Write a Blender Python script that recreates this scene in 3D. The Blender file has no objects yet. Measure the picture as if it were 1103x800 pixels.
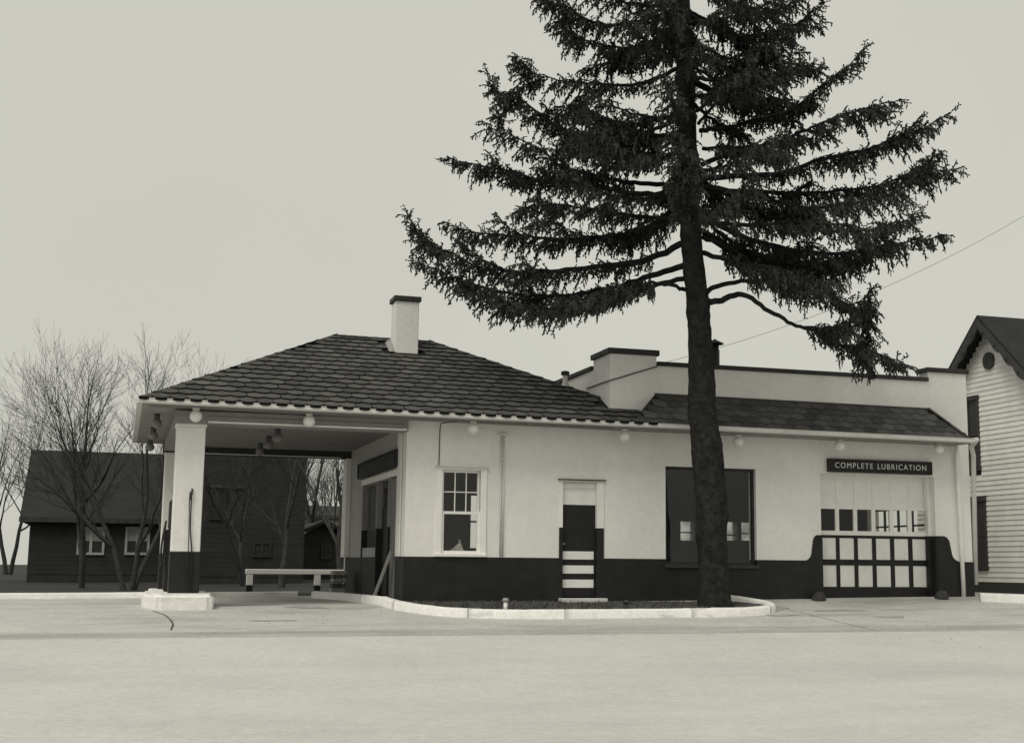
import bpy, bmesh, math, random
import numpy as np
from mathutils import Vector, Matrix
random.seed(7); U0 = random.uniform; rng = np.random.default_rng(7)
scene = bpy.context.scene
col = scene.collection

# ------------------------------------------------------------------ camera
# world: X along the station front (to the right), Y into the building, Z up; origin = front left office corner
FPX = 1436.0
YAW, PIT, ROL = (math.radians(a) for a in (17.99, 8.465, 0.464))
CAM = np.array((-4.8395, -23.7186, 0.6224))
fw = np.array((math.sin(YAW)*math.cos(PIT), math.cos(YAW)*math.cos(PIT), math.sin(PIT)))
r0 = np.array((math.cos(YAW), -math.sin(YAW), 0.0)); u0 = np.cross(r0, fw)
RT = r0*math.cos(ROL)+u0*math.sin(ROL); UP = -r0*math.sin(ROL)+u0*math.cos(ROL)
cam = bpy.data.cameras.new('camera'); cam_ob = bpy.data.objects.new('camera', cam); col.objects.link(cam_ob)
cam_ob.matrix_world = Matrix(((RT[0], UP[0], -fw[0], CAM[0]), (RT[1], UP[1], -fw[1], CAM[1]), (RT[2], UP[2], -fw[2], CAM[2]), (0, 0, 0, 1)))
cam.sensor_width = 36.0; cam.lens = FPX/1103*36.0
cam.shift_x = (551.5-601)/1103; cam.shift_y = (395-400)/1103
cam.clip_end = 2000; cam.clip_start = 0.1
scene.camera = cam_ob

def ray(px, py): return RT*(px-601)/FPX - UP*(py-395)/FPX + fw
def at(px, py, v, axis=1):
    d = ray(px, py); return CAM + d*((v-CAM[axis])/d[axis])
def proj(p):
    q = np.array(p)-CAM; z = q@fw
    return 601+FPX*(q@RT)/z, 395-FPX*(q@UP)/z

# ------------------------------------------------------------------ world, sun, exposure
SUN_EL, SUN_AZ = math.radians(53), math.radians(226)      # hazy, from the left and a little in front
world = bpy.data.worlds.new('World'); scene.world = world; world.use_nodes = True
nt = world.node_tree; nt.nodes.clear()
sky = nt.nodes.new('ShaderNodeTexSky'); sky.sky_type = 'NISHITA'; sky.sun_disc = False
sky.sun_elevation = SUN_EL; sky.sun_rotation = SUN_AZ; sky.dust_density = 4.0
bw = nt.nodes.new('ShaderNodeRGBToBW')
mul = nt.nodes.new('ShaderNodeMath'); mul.operation = 'MULTIPLY'; mul.inputs[1].default_value = 0.10   # clear-sky share seen through the cloud
mul2 = nt.nodes.new('ShaderNodeMath'); mul2.operation = 'MULTIPLY'; mul2.inputs[1].default_value = 0.9
add = nt.nodes.new('ShaderNodeMath'); add.operation = 'ADD'; add.inputs[1].default_value = 5.0        # even cloud cover
tint = nt.nodes.new('ShaderNodeMix'); tint.data_type = 'RGBA'; tint.blend_type = 'MULTIPLY'
tint.inputs[0].default_value = 1.0; tint.inputs[7].default_value = (1.0, 0.994, 0.893, 1)
bg = nt.nodes.new('ShaderNodeBackground'); bg.inputs[1].default_value = 0.1
wo = nt.nodes.new('ShaderNodeOutputWorld')
L = nt.links.new
cn = nt.nodes.new('ShaderNodeTexNoise'); cn.inputs['Scale'].default_value = 2.2; cn.inputs['Detail'].default_value = 4; ctc = nt.nodes.new('ShaderNodeTexCoord')
cmr = nt.nodes.new('ShaderNodeMapRange'); cmr.inputs[1].default_value = 0.3; cmr.inputs[2].default_value = 0.7; cmr.inputs[3].default_value = 4.55; cmr.inputs[4].default_value = 4.95
nt.links.new(ctc.outputs['Generated'], cn.inputs['Vector']); nt.links.new(cn.outputs['Fac'], cmr.inputs[0]); nt.links.new(cmr.outputs[0], add.inputs[1])
L(sky.outputs[0], bw.inputs[0]); L(bw.outputs[0], mul.inputs[0]); L(mul.outputs[0], mul2.inputs[0]); L(mul2.outputs[0], add.inputs[0])
L(add.outputs[0], tint.inputs[6]); L(tint.outputs[2], bg.inputs[0]); L(bg.outputs[0], wo.inputs[0])
sun = bpy.data.lights.new('sun', 'SUN'); sun.energy = 1.35; sun.angle = math.radians(28); sun.color = (1.0, 0.97, 0.86)
sun_ob = bpy.data.objects.new('sun', sun); col.objects.link(sun_ob)
sd = Vector((math.sin(SUN_AZ)*math.cos(SUN_EL), math.cos(SUN_AZ)*math.cos(SUN_EL), math.sin(SUN_EL)))
sun_ob.rotation_euler = (-sd).to_track_quat('-Z', 'Y').to_euler()
vs = scene.view_settings; vs.view_transform = 'Standard'; vs.look = 'None'; vs.exposure = 0.28; vs.gamma = 1.0; vs.use_curve_mapping = False

# ------------------------------------------------------------------ materials (an old monochrome print: greys with a faint warm tone)
MATS = {}
def mat(name, g, rough=0.85, var=0.12, scale=6.0, bump=0.0, bscale=60.0, spec=0.3, rnd=0.0, stain=None, streak=0.0, metal=0.0, speck=0.0):
    m = bpy.data.materials.new(name); m.use_nodes = True
    n = m.node_tree; b = n.nodes['Principled BSDF']; lk = n.links.new
    c = (g, g*0.985, g*0.95, 1) if not isinstance(g, tuple) else g
    b.inputs['Roughness'].default_value = rough; b.inputs['Specular IOR Level'].default_value = spec; b.inputs['Metallic'].default_value = metal
    tc = n.nodes.new('ShaderNodeTexCoord'); geo = n.nodes.new('ShaderNodeNewGeometry')
    def noise(sc, det=5.0, rg=0.6, vec=None):
        t = n.nodes.new('ShaderNodeTexNoise'); t.inputs['Scale'].default_value = sc; t.inputs['Detail'].default_value = det
        t.inputs['Roughness'].default_value = rg; lk(vec or geo.outputs['Position'], t.inputs['Vector']); return t.outputs['Fac']
    def remap(s, lo, hi, a=0.3, z=0.7):
        r = n.nodes.new('ShaderNodeMapRange'); r.inputs[1].default_value = a; r.inputs[2].default_value = z
        r.inputs[3].default_value = lo; r.inputs[4].default_value = hi; lk(s, r.inputs[0]); return r.outputs[0]
    def mult(a, bb):
        q = n.nodes.new('ShaderNodeMath'); q.operation = 'MULTIPLY'; lk(a, q.inputs[0]); lk(bb, q.inputs[1]); return q.outputs[0]
    f = remap(noise(scale), 1-var, 1+var)
    f = mult(f, remap(noise(scale*7.3), 1-var*0.6, 1+var*0.6))
    if streak:
        mp = n.nodes.new('ShaderNodeMapping'); mp.inputs['Scale'].default_value = (1.6, 1.6, 0.5); lk(geo.outputs['Position'], mp.inputs[0])
        f = mult(f, remap(noise(1.0, 6, 0.65, mp.outputs[0]), 1-streak, 1+streak*0.4))
    if rnd:
        oi = n.nodes.new('ShaderNodeObjectInfo'); ad = n.nodes.new('ShaderNodeMath'); ad.operation = 'ADD'
        lk(oi.outputs['Random'], ad.inputs[0]); lk(geo.outputs['Random Per Island'], ad.inputs[1])
        fr = n.nodes.new('ShaderNodeMath'); fr.operation = 'FRACT'; lk(ad.outputs[0], fr.inputs[0])
        f = mult(f, remap(fr.outputs[0], 1-rnd, 1+rnd, 0, 1))
    if speck: f = mult(mult(f, remap(noise(38, 4, 0.7), 1-speck, 1+speck)), remap(noise(11, 6, 0.75), 1-speck*1.1, 1+speck*1.1))
    if stain:
        ssc, amt, lo, hi, stretch = stain
        mp = n.nodes.new('ShaderNodeMapping'); mp.inputs['Scale'].default_value = stretch; lk(geo.outputs['Position'], mp.inputs[0])
        f = mult(f, remap(noise(ssc, 7, 0.62, mp.outputs[0]), 1.0, 1-amt, lo, hi))
    mx = n.nodes.new('ShaderNodeVectorMath'); mx.operation = 'SCALE'; mx.inputs[0].default_value = c[:3]
    lk(f, mx.inputs['Scale']); lk(mx.outputs[0], b.inputs['Base Color'])
    if bump:
        bp = n.nodes.new('ShaderNodeBump'); bp.inputs['Strength'].default_value = bump; bp.inputs['Distance'].default_value = 0.02
        lk(noise(bscale, 6), bp.inputs['Height']); lk(bp.outputs[0], b.inputs['Normal'])
    MATS[name] = m; return m
mat('stucco', 0.81, 0.9, 0.055, 0.9, 0.5, 60, streak=0.05, speck=0.03)
mat('stucco_plain', 0.79, 0.9, 0.06, 1.7, 0.35, 70, streak=0.05)
mat('shaded_wall_grey', 0.42, 0.85, 0.08, 2, 0.3, 60, streak=0.06)  # side wall tone darkened to stand in for shade under the canopy
mat('white_paint', 0.81, 0.6, 0.05, 4, 0.1, 40)
mat('gutter_paint', 0.66, 0.5, 0.08, 3, 0.05, 30, streak=0.1)
mat('black_paint', 0.018, 0.55, 0.25, 3, 0.15, 50, spec=0.25)
mat('dark_trim', 0.035, 0.6, 0.25, 5, 0.1, 40)
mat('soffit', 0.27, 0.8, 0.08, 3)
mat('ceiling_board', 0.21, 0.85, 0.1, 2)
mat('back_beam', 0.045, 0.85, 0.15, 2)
mat('shingle_edge', 0.016, 0.95, 0.2, 5, spec=0.05)
mat('shingle', 0.088, 0.95, 0.22, 5, 0.5, 90, spec=0.1, rnd=0.28)
mat('under_roof', 0.02, 0.95, 0.1)
mat('concrete', 0.50, 0.9, 0.08, 1.1, 0.35, 45, stain=(0.6, 0.38, 0.50, 0.74, (0.5, 1.9, 1.0)), speck=0.12)
mat('gutter_concrete', 0.43, 0.9, 0.08, 1.2, 0.35, 45, stain=(0.8, 0.32, 0.45, 0.75, (0.25, 2.6, 1.0)), speck=0.14)
mat('street_concrete', 0.55, 0.9, 0.05, 0.7, 0.35, 50, stain=(0.35, 0.14, 0.48, 0.75, (0.5, 1.4, 1.0)), speck=0.10)
mat('oiled_concrete', 0.37, 0.85, 0.10, 3, 0.3, 45, speck=0.2)
mat('curb_paint', 0.80, 0.85, 0.06, 3, 0.35, 30, stain=(2.6, 0.38, 0.58, 0.80, (1, 1, 2.5)), speck=0.08)
mat('soil', 0.085, 0.98, 0.3, 5, 0.8, 25)
mat('grass', 0.04, 0.98, 0.3, 1.5, 0.8, 20)
mat('lawn', 0.035, 0.98, 0.25, 0.6, 0.8, 20)
mat('bark', 0.026, 0.95, 0.45, 7, 1.0, 16, spec=0.1, speck=0.3)
mat('needle', 0.065, 0.9, 0.3, 2, spec=0.1, rnd=0.35)
mat('bare_bark', 0.055, 0.95, 0.3, 6, 0.5, 22, spec=0.1)
mat('clapboard', 0.84, 0.75, 0.06, 3, 0.1, 40, rnd=0.06, streak=0.08)
mat('brown_trim', 0.055, 0.75, 0.2, 4)
mat('dark_wall', 0.03, 0.9, 0.2, 2, rnd=0.1)
mat('dark_roof', 0.03, 0.95, 0.2, 1.5)
mat('pale_wall', 0.35, 0.9, 0.1, 1)
mat('interior', 0.05, 0.9, 0.15, 1)
mat('metal_grey', 0.30, 0.5, 0.15, 8, metal=0.3)
mat('rubber', 0.015, 0.6, 0.2, 8)
mat('globe', 0.78, 0.3, 0.02, 3, spec=0.5)
mat('socket', 0.08, 0.5, 0.2, 8)
mat('letters', 0.72, 0.6, 0.03, 9)
mat('wood_pale', 0.30, 0.85, 0.2, 8)
mat('wood_dark', 0.09, 0.85, 0.25, 8)
mat('paper', 0.55, 0.9, 0.15, 12)
mat('steel_dark', 0.03, 0.5, 0.2, 6)
mat('stone', 0.05, 0.9, 0.3, 9, 0.5, 25)
mat('dull_glass', 0.035, 0.35, 0.2, 3)
mat('wire', 0.03, 0.6, 0.1, 5)
def glass_mat():
    m = bpy.data.materials.new('glass'); m.use_nodes = True; n = m.node_tree; n.nodes.clear()
    o = n.nodes.new('ShaderNodeOutputMaterial'); t = n.nodes.new('ShaderNodeBsdfTransparent'); t.inputs[0].default_value = (0.9, 0.9, 0.88, 1)
    g = n.nodes.new('ShaderNodeBsdfGlossy'); g.inputs['Roughness'].default_value = 0.02; mx = n.nodes.new('ShaderNodeMixShader')
    lw_ = n.nodes.new('ShaderNodeLayerWeight'); pw_ = n.nodes.new('ShaderNodeMath'); pw_.operation = 'POWER'; pw_.inputs[1].default_value = 5
    ma = n.nodes.new('ShaderNodeMath'); ma.operation = 'MULTIPLY_ADD'; ma.inputs[1].default_value = 0.9; ma.inputs[2].default_value = 0.045
    n.links.new(lw_.outputs['Facing'], pw_.inputs[0]); n.links.new(pw_.outputs[0], ma.inputs[0]); n.links.new(ma.outputs[0], mx.inputs[0]); n.links.new(t.outputs[0], mx.inputs[1]); n.links.new(g.outputs[0], mx.inputs[2]); n.links.new(mx.outputs[0], o.inputs[0])
    MATS['glass'] = m
glass_mat()
def dusty():
    m = bpy.data.materials.new('dusty_glass'); m.use_nodes = True; n = m.node_tree; n.nodes.clear()
    o = n.nodes.new('ShaderNodeOutputMaterial'); t = n.nodes.new('ShaderNodeBsdfTransparent'); d = n.nodes.new('ShaderNodeBsdfDiffuse'); d.inputs[0].default_value = (.25, .245, .23, 1)
    g = n.nodes.new('ShaderNodeNewGeometry'); x = n.nodes.new('ShaderNodeTexNoise'); x.inputs['Scale'].default_value = 2.5; x.inputs['Detail'].default_value = 6; mr = n.nodes.new('ShaderNodeMapRange')
    mr.inputs[1].default_value = .3; mr.inputs[2].default_value = .7; mr.inputs[3].default_value = .25; mr.inputs[4].default_value = .85; mx = n.nodes.new('ShaderNodeMixShader')
    k = n.links.new; k(g.outputs['Position'], x.inputs['Vector']); k(x.outputs['Fac'], mr.inputs[0]); k(mr.outputs[0], mx.inputs[0]); k(t.outputs[0], mx.inputs[1]); k(d.outputs[0], mx.inputs[2]); k(mx.outputs[0], o.inputs[0]); MATS['dusty_glass'] = m
dusty()

# ------------------------------------------------------------------ mesh helpers
def wloc(o):
    v = Vector((0, 0, 0))
    while o: v += o.location; o = o.parent
    return v
class MB:
    def __init__(s): s.v = []; s.f = []; s.sm = []
    def poly(s, pts, faces, smooth=False):
        k = len(s.v); s.v += [tuple(map(float, p)) for p in pts]
        s.f += [tuple(k+i for i in f) for f in faces]; s.sm += [smooth]*len(faces); return s
    def box(s, x0, x1, y0, y1, z0, z1):
        return s.poly([(x0, y0, z0), (x1, y0, z0), (x1, y1, z0), (x0, y1, z0), (x0, y0, z1), (x1, y0, z1), (x1, y1, z1), (x0, y1, z1)],
                      [(0, 3, 2, 1), (4, 5, 6, 7), (0, 1, 5, 4), (1, 2, 6, 5), (2, 3, 7, 6), (3, 0, 4, 7)])
    def bbox(s, x0, x1, y0, y1, z0, z1, b=0.01):          # box with bevelled edges
        bm = bmesh.new(); bmesh.ops.create_cube(bm, size=1)
        for v in bm.verts: v.co = Vector(((x0+x1)/2+v.co.x*(x1-x0), (y0+y1)/2+v.co.y*(y1-y0), (z0+z1)/2+v.co.z*(z1-z0)))
        bmesh.ops.bevel(bm, geom=bm.edges[:], offset=b, segments=1, affect='EDGES')
        bm.verts.ensure_lookup_table(); bm.verts.index_update()
        s.poly([tuple(v.co) for v in bm.verts], [tuple(v.index for v in f.verts) for f in bm.faces]); bm.free(); return s
    def prism(s, pts2, axis, a, b):                       # extrude a 2D outline along an axis
        def mk(p, c):
            return {0: (c, p[0], p[1]), 1: (p[0], c, p[1]), 2: (p[0], p[1], c)}[axis]
        n = len(pts2); P = [mk(p, a) for p in pts2]+[mk(p, b) for p in pts2]
        return s.poly(P, [tuple(range(n))[::-1], tuple(range(n, 2*n))]+[(i, (i+1) % n, n+(i+1) % n, n+i) for i in range(n)])
    def tube(s, pts, rad, n=8, caps=True, jitter=None):
        pts = [Vector(p) for p in pts]; R = rad if isinstance(rad, (list, tuple)) else [rad]*len(pts)
        k = len(s.v); up = Vector((0.123, 0.31, 0.94)); prev = None
        for i, p in enumerate(pts):
            t = (pts[min(i+1, len(pts)-1)]-pts[max(i-1, 0)]).normalized()
            if prev is None:
                a = t.cross(up if abs(t.dot(up)) < .95 else Vector((1, 0, 0))).normalized()
            else:
                a = (prev - t*prev.dot(t)).normalized()
            prev = a; b = t.cross(a)
            for j in range(n):
                an = 2*math.pi*j/n; rr = R[i]*(jitter(p, an, i) if jitter else 1)
                q = p+(a*math.cos(an)+b*math.sin(an))*rr; s.v.append(tuple(q))
        for i in range(len(pts)-1):
            for j in range(n):
                s.f.append((k+i*n+j, k+i*n+(j+1) % n, k+(i+1)*n+(j+1) % n, k+(i+1)*n+j)); s.sm.append(True)
        if caps:
            s.f.append(tuple(k+j for j in range(n))[::-1]); s.f.append(tuple(k+(len(pts)-1)*n+j for j in range(n))); s.sm += [False, False]
        return s
    def lathe(s, prof, c, n=20):                          # prof: (radius, z) about the vertical axis through c
        k = len(s.v)
        for r, z in prof:
            for j in range(n): s.v.append((c[0]+r*math.cos(2*math.pi*j/n), c[1]+r*math.sin(2*math.pi*j/n), c[2]+z))
        for i in range(len(prof)-1):
            for j in range(n): s.f.append((k+i*n+j, k+i*n+(j+1) % n, k+(i+1)*n+(j+1) % n, k+(i+1)*n+j)); s.sm.append(True)
        s.f.append(tuple(k+j for j in range(n))[::-1]); s.f.append(tuple(k+(len(prof)-1)*n+j for j in range(n))); s.sm += [False, False]
        return s
    def shear(s, k=0.0068):
        s.v = [(x, y, z-k*x) for x, y, z in s.v]; return s
    def mesh(s, name, m, off=(0, 0, 0)):
        me = bpy.data.meshes.new(name); me.from_pydata([(x-off[0], y-off[1], z-off[2]) for x, y, z in s.v], [], s.f)
        me.polygons.foreach_set('use_smooth', s.sm); me.materials.append(MATS[m]); me.update(); return me
    def build(s, name, m, parent=None):
        off = wloc(parent) if parent else (0, 0, 0)
        if not parent and s.v:
            a = np.array(s.v); off = (float((a[:, 0].min()+a[:, 0].max())/2), float((a[:, 1].min()+a[:, 1].max())/2), float(a[:, 2].min()))
        o = bpy.data.objects.new(name, s.mesh(name, m, off)); col.objects.link(o); o.parent = parent
        if not parent: o.location = off
        return o
def tag(o, label=None, cat=None, group=None, kind=None):
    if label: o['label'] = label
    if cat: o['category'] = cat
    if group: o['group'] = group
    if kind: o['kind'] = kind
    return o
def empty(name, loc, label, cat, group=None):
    o = bpy.data.objects.new(name, None); col.objects.link(o); o.location = loc; o.empty_display_size = 0.2
    return tag(o, label, cat, group)
def copy_tree(o, parent=None):
    c = o.copy(); col.objects.link(c); c.parent = parent
    for ch in list(o.children): copy_tree(ch, c)
    return c
def box(name, m, parent, *a): return MB().box(*a).build(name, m, parent)
def bbox(name, m, parent, *a, b=0.008): return MB().bbox(*a, b=b).build(name, m, parent)
def wall_holes(x0, x1, z0, z1, holes, ya, yb, axis=1):
    """wall slab between planes ya (front) and yb (back) with rectangular holes and reveals; axis=0 turns it to run along Y"""
    xs = sorted({x0, x1, *[h[0] for h in holes], *[h[1] for h in holes]}); zs = sorted({z0, z1, *[h[2] for h in holes], *[h[3] for h in holes]})
    xs = [x for x in xs if x0 <= x <= x1]; zs = [z for z in zs if z0 <= z <= z1]
    m = MB(); P = (lambda x, y, z: (x, y, z)) if axis == 1 else (lambda x, y, z: (y, x, z))
    def solid(i, j):
        if i < 0 or j < 0 or i >= len(xs)-1 or j >= len(zs)-1: return False
        cx, cz = (xs[i]+xs[i+1])/2, (zs[j]+zs[j+1])/2
        return not any(h[0] < cx < h[1] and h[2] < cz < h[3] for h in holes)
    for i in range(len(xs)-1):
        for j in range(len(zs)-1):
            if not solid(i, j): continue
            a, b, c, d = xs[i], xs[i+1], zs[j], zs[j+1]
            m.poly([P(a, ya, c), P(b, ya, c), P(b, ya, d), P(a, ya, d)], [(0, 1, 2, 3)])
            m.poly([P(a, yb, c), P(b, yb, c), P(b, yb, d), P(a, yb, d)], [(3, 2, 1, 0)])
            if not solid(i-1, j): m.poly([P(a, ya, c), P(a, yb, c), P(a, yb, d), P(a, ya, d)], [(3, 2, 1, 0)])
            if not solid(i+1, j): m.poly([P(b, ya, c), P(b, yb, c), P(b, yb, d), P(b, ya, d)], [(0, 1, 2, 3)])
            if not solid(i, j-1): m.poly([P(a, ya, c), P(b, ya, c), P(b, yb, c), P(a, yb, c)], [(3, 2, 1, 0)])
            if not solid(i, j+1): m.poly([P(a, ya, d), P(b, ya, d), P(b, yb, d), P(a, yb, d)], [(0, 1, 2, 3)])
    return m

# ------------------------------------------------------------------ ground
def gz(x, v):
    z0 = min(0.10, max(-0.16, -0.085+0.0125*x))
    if v >= 0: return z0
    if v > -4.5: return z0+(-0.393-z0)*((-v/4.5)**0.85)
    pts = [(-4.5, -0.393), (-7, -0.60), (-10, -0.76), (-14, -0.80), (-400, -0.80)]
    for (a, za), (b, zb) in zip(pts, pts[1:]):
        if v >= b: return za+(zb-za)*(v-a)/(b-a)
    return -0.8
def lin(a, b, n): return [a+(b-a)*i/n for i in range(n+1)]
def sheet(name, m, xs, ys, dz=0.0):
    mb = MB(); nx = len(xs)
    mb.v = [(x, y, gz(x, y)+dz) for y in ys for x in xs]
    for j in range(len(ys)-1):
        for i in range(nx-1): mb.f.append((j*nx+i, j*nx+i+1, (j+1)*nx+i+1, (j+1)*nx+i)); mb.sm.append(True)
    return tag(mb.build(name, m), kind='structure')
XS = [-160, -80, -40]+lin(-24, 30, 54)+[45, 80, 160]
forecourt = sheet('forecourt', 'concrete', XS, lin(-3.7, 0, 12)+lin(0.5, 6.6, 8)+[6.8])
sheet('street_gutter', 'gutter_concrete', XS, lin(-4.5, -3.7, 4))
sheet('street', 'street_concrete', XS, lin(-20, -4.5, 24))
gnd = MB().poly([(-600, -600, -1.0), (600, -600, -1.0), (600, 600, -1.0), (-600, 600, -1.0)], [(0, 1, 2, 3)])
tag(gnd.build('ground', 'grass'), kind='structure')
lawn = sheet('lawn', 'lawn', XS, [6.8, 8, 12, 20, 40, 80, 160, 300])
sheet('roadside_lawn', 'lawn', XS, [-300, -100, -40, -20])
# slab joints in forecourt and street
def seam(pts, w=0.018, name='seam', m='rubber', parent=forecourt, dz=0.005):
    mb = MB(); P = []
    for i, p in enumerate(pts):
        a = Vector(pts[max(i-1, 0)]); b = Vector(pts[min(i+1, len(pts)-1)]); t = (b-a).normalized(); nrm = Vector((-t.y, t.x))
        for s in (-1, 1):
            q = Vector(p)+nrm*s*w/2*(0.6+0.8*random.random()); P.append((q.x, q.y, gz(q.x, q.y)+dz))
    mb.poly(P, [(2*i, 2*i+1, 2*i+3, 2*i+2) for i in range(len(pts)-1)]); return mb.build(name, m, parent)
def stain(px, py, v, rx, ry, seed):                 # oil drips soaked into the paving
    R = random.Random(seed); c = at(px, py, v); x, y = float(c[0]), v; n = 26; ph = [R.uniform(0, 6.28) for _ in range(4)]
    P = [(x, y, gz(x, y)+.006)]
    for i in range(n):
        a = 6.283*i/n; k = 1+.28*math.sin(2*a+ph[0])+.2*math.sin(3*a+ph[1])+.14*math.sin(5*a+ph[2]); xx, yy = x+rx*k*math.cos(a), y+ry*k*math.sin(a); P.append((xx, yy, gz(xx, yy)+.006))
    MB().poly(P, [(0, i+1, (i+1) % n+1) for i in range(n)]).build('oil_stain', 'oiled_concrete', forecourt)
for a_ in ((818, 652, -1.3, .55, .22, 1), (842, 658, -2.2, .30, .10, 2), (905, 655, -1.6, .40, .16, 3), (262, 652, 0.9, .5, .22, 4), (330, 655, -0.2, .35, .14, 5), (960, 662, -2.6, .34, .10, 6), (292, 668, -2.2, .3, .1, 7)): stain(*a_)
# ------------------------------------------------------------------ curbs
def sweep_curb(name, path, h=0.145, w=0.19, parent=None, topz=None):
    mb = MB(); P = []
    prof = [(-w/2, -0.12), (-w/2, h*0.75), (-w*0.36, h*0.95), (-w*0.2, h), (w*0.25, h), (w*0.42, h*0.93), (w/2, h*0.7), (w/2, -0.12)]
    n = len(prof)
    for i, p in enumerate(path):
        a = Vector(path[max(i-1, 0)][:2]); b = Vector(path[min(i+1, len(path)-1)][:2]); t = (b-a).normalized(); nr = Vector((-t.y, t.x))
        g = gz(p[0], p[1])
        for (o, z) in prof:
            q = Vector(p[:2])+nr*o; P.append((q.x, q.y, g+z+random.uniform(-.003, .003)))
    F = [(i*n+j, i*n+j+1, (i+1)*n+j+1, (i+1)*n+j) for i in range(len(path)-1) for j in range(n-1)]
    F += [tuple(range(n)), tuple(range((len(path)-1)*n, len(path)*n))[::-1]]
    mb.poly(P, F, True); return mb.build(name, 'curb_paint', parent)
def smooth_path(pts, n=8):
    out = []
    for i in range(len(pts)-1):
        p0, p1, p2, p3 = (Vector(pts[max(i-1, 0)]), Vector(pts[i]), Vector(pts[i+1]), Vector(pts[min(i+2, len(pts)-1)]))
        for k in range(n):
            t = k/n; out.append(tuple(0.5*((2*p1)+(-p0+p2)*t+(2*p0-5*p1+4*p2-p3)*t*t+(-p0+3*p1-3*p2+p3)*t*t*t)))
    out.append(tuple(pts[-1])); return out
crack = [at(165, 653, -0.45), at(172, 658, -1.2), at(180, 666, -2.4), at(186, 675, -3.3), at(188, 684, -4.2)]
crack_xy = []
for a, b in zip(crack, crack[1:]):
    for k in range(4): t = k/4; crack_xy.append((a[0]*(1-t)+b[0]*t+random.uniform(-.01, .01), a[1]*(1-t)+b[1]*t))
seam(smooth_path([(p[0]+0.10*math.sin(i*1.1), p[1]) for i, p in enumerate([tuple(c_[:2]) for c_ in crack])], 6)[:20], 0.022, 'crack')
seam([(x, -4.5+0.01*math.sin(x*3)) for x in lin(-30, 40, 90)], 0.014, 'street_joint', 'gutter_concrete', dz=0.006)
for jx in (-9.2, 6.9, 14.6): seam([(jx+0.01*math.sin(y*5), y) for y in lin(-4.4, -0.3, 16)], 0.012, 'slab_joint', 'soil')

ISL = smooth_path([(-0.85, 5.0), (-0.55, 3.2), (-0.42, 1.4), (-0.36, 0.2), (-0.12, -0.9), (0.42, -1.8), (1.3, -2.2), (2.6, -2.28), (4.2, -2.28), (5.4, -2.22), (6.15, -1.95), (6.5, -1.35), (6.35, -0.6), (6.0, -0.1)], 8)
kerb = tag(empty('island_curb', (0, 0, 0), None, None), kind='structure')
cuts = [0, 16, 30, 43, 54, 66, 80, len(ISL)-1]
for a, b in zip(cuts, cuts[1:]):
    seg = ISL[a:b+1]
    if a: d0 = Vector(seg[1])-Vector(seg[0]); seg[0] = tuple(Vector(seg[0])+d0.normalized()*0.004)
    sweep_curb('curb_section', seg, parent=kerb)
# soil bed between curb and wall
mb = MB(); bed = [p for p in ISL if p[1] < 0.05]; c = [(p[0]*0.0+max(0.05, min(5.95, p[0])), 0.0) for p in bed]
for i, p in enumerate(bed):
    for k in range(7):
        t = k/6; x = p[0]*(1-t)+c[i][0]*t; y = p[1]*(1-t)+c[i][1]*t
        z = (gz(*p[:2])+0.085)*(1-t)+(-0.03)*t+(random.uniform(-.012, .018) if 0 < k < 6 else 0); mb.v.append((x, y, z))
mb.f = [(i*7+k, (i+1)*7+k, (i+1)*7+k+1, i*7+k+1) for i in range(len(bed)-1) for k in range(6)]; mb.sm = [True]*len(mb.f)
tag(mb.build('planting_bed', 'soil'), kind='structure')
def bed_z(x, y): return -0.03+(-0.135+0.03)*min(1, -y/2.2)
# ragged dead grass in the bed
mb = MB()
for _ in range(5200):
    x = random.uniform(0.15, 6.2); y = random.uniform(-2.1, -0.03); z = bed_z(x, y)-0.015
    if x > 5.6 and y < -1.5: continue
    if x < 1.2 and y < -1.0-0.9*x: continue
    a = random.uniform(0, 6.28); h = random.uniform(.02, .07); dx, dy = math.cos(a)*.012, math.sin(a)*.012; lx, ly = random.uniform(-.05, .05), random.uniform(-.05, .05)
    mb.poly([(x-dx, y-dy, z), (x+dx, y+dy, z), (x+lx, y+ly, z+h)], [(0, 1, 2)])
tag(mb.build('bed_grass', 'soil'), 'dark withered grass and litter covering the planting bed', 'grass', kind='stuff')
mb = MB()
for _ in range(60):
    x, y = U0(-8, 15), -abs(random.gauss(2.6, 1.6)); q = random.uniform(.005, .014)
    if 0 < x < 6.6 and y > -2.4: continue
    z_ = gz(x, y); mb.poly([(x-q, y, z_), (x, y-q*.8, z_), (x+q*1.1, y+q*.2, z_), (x+q*.1, y+q, z_), (x, y, z_+q*.8)], [(0, 1, 4), (1, 2, 4), (2, 3, 4), (3, 0, 4)])
tag(mb.build('gravel_specks', 'stone'), 'scattered specks of gravel and litter on the pavement', 'gravel', kind='stuff')
# rear and right hand curbs
tag(sweep_curb('rear_curb', [(x, 6.85) for x in lin(-30, -3.3, 14)], 0.12, 0.16), kind='structure')
tag(sweep_curb('rear_curb', [(x, 6.85) for x in lin(-3.28, -1.0, 4)], 0.10, 0.16), kind='structure')
tag(sweep_curb('side_curb', smooth_path([(11.62, -0.52), (12.4, -0.8), (13.6, -1.3), (16, -2.4), (22, -3.6)], 6), 0.16, 0.22), kind='structure')

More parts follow.
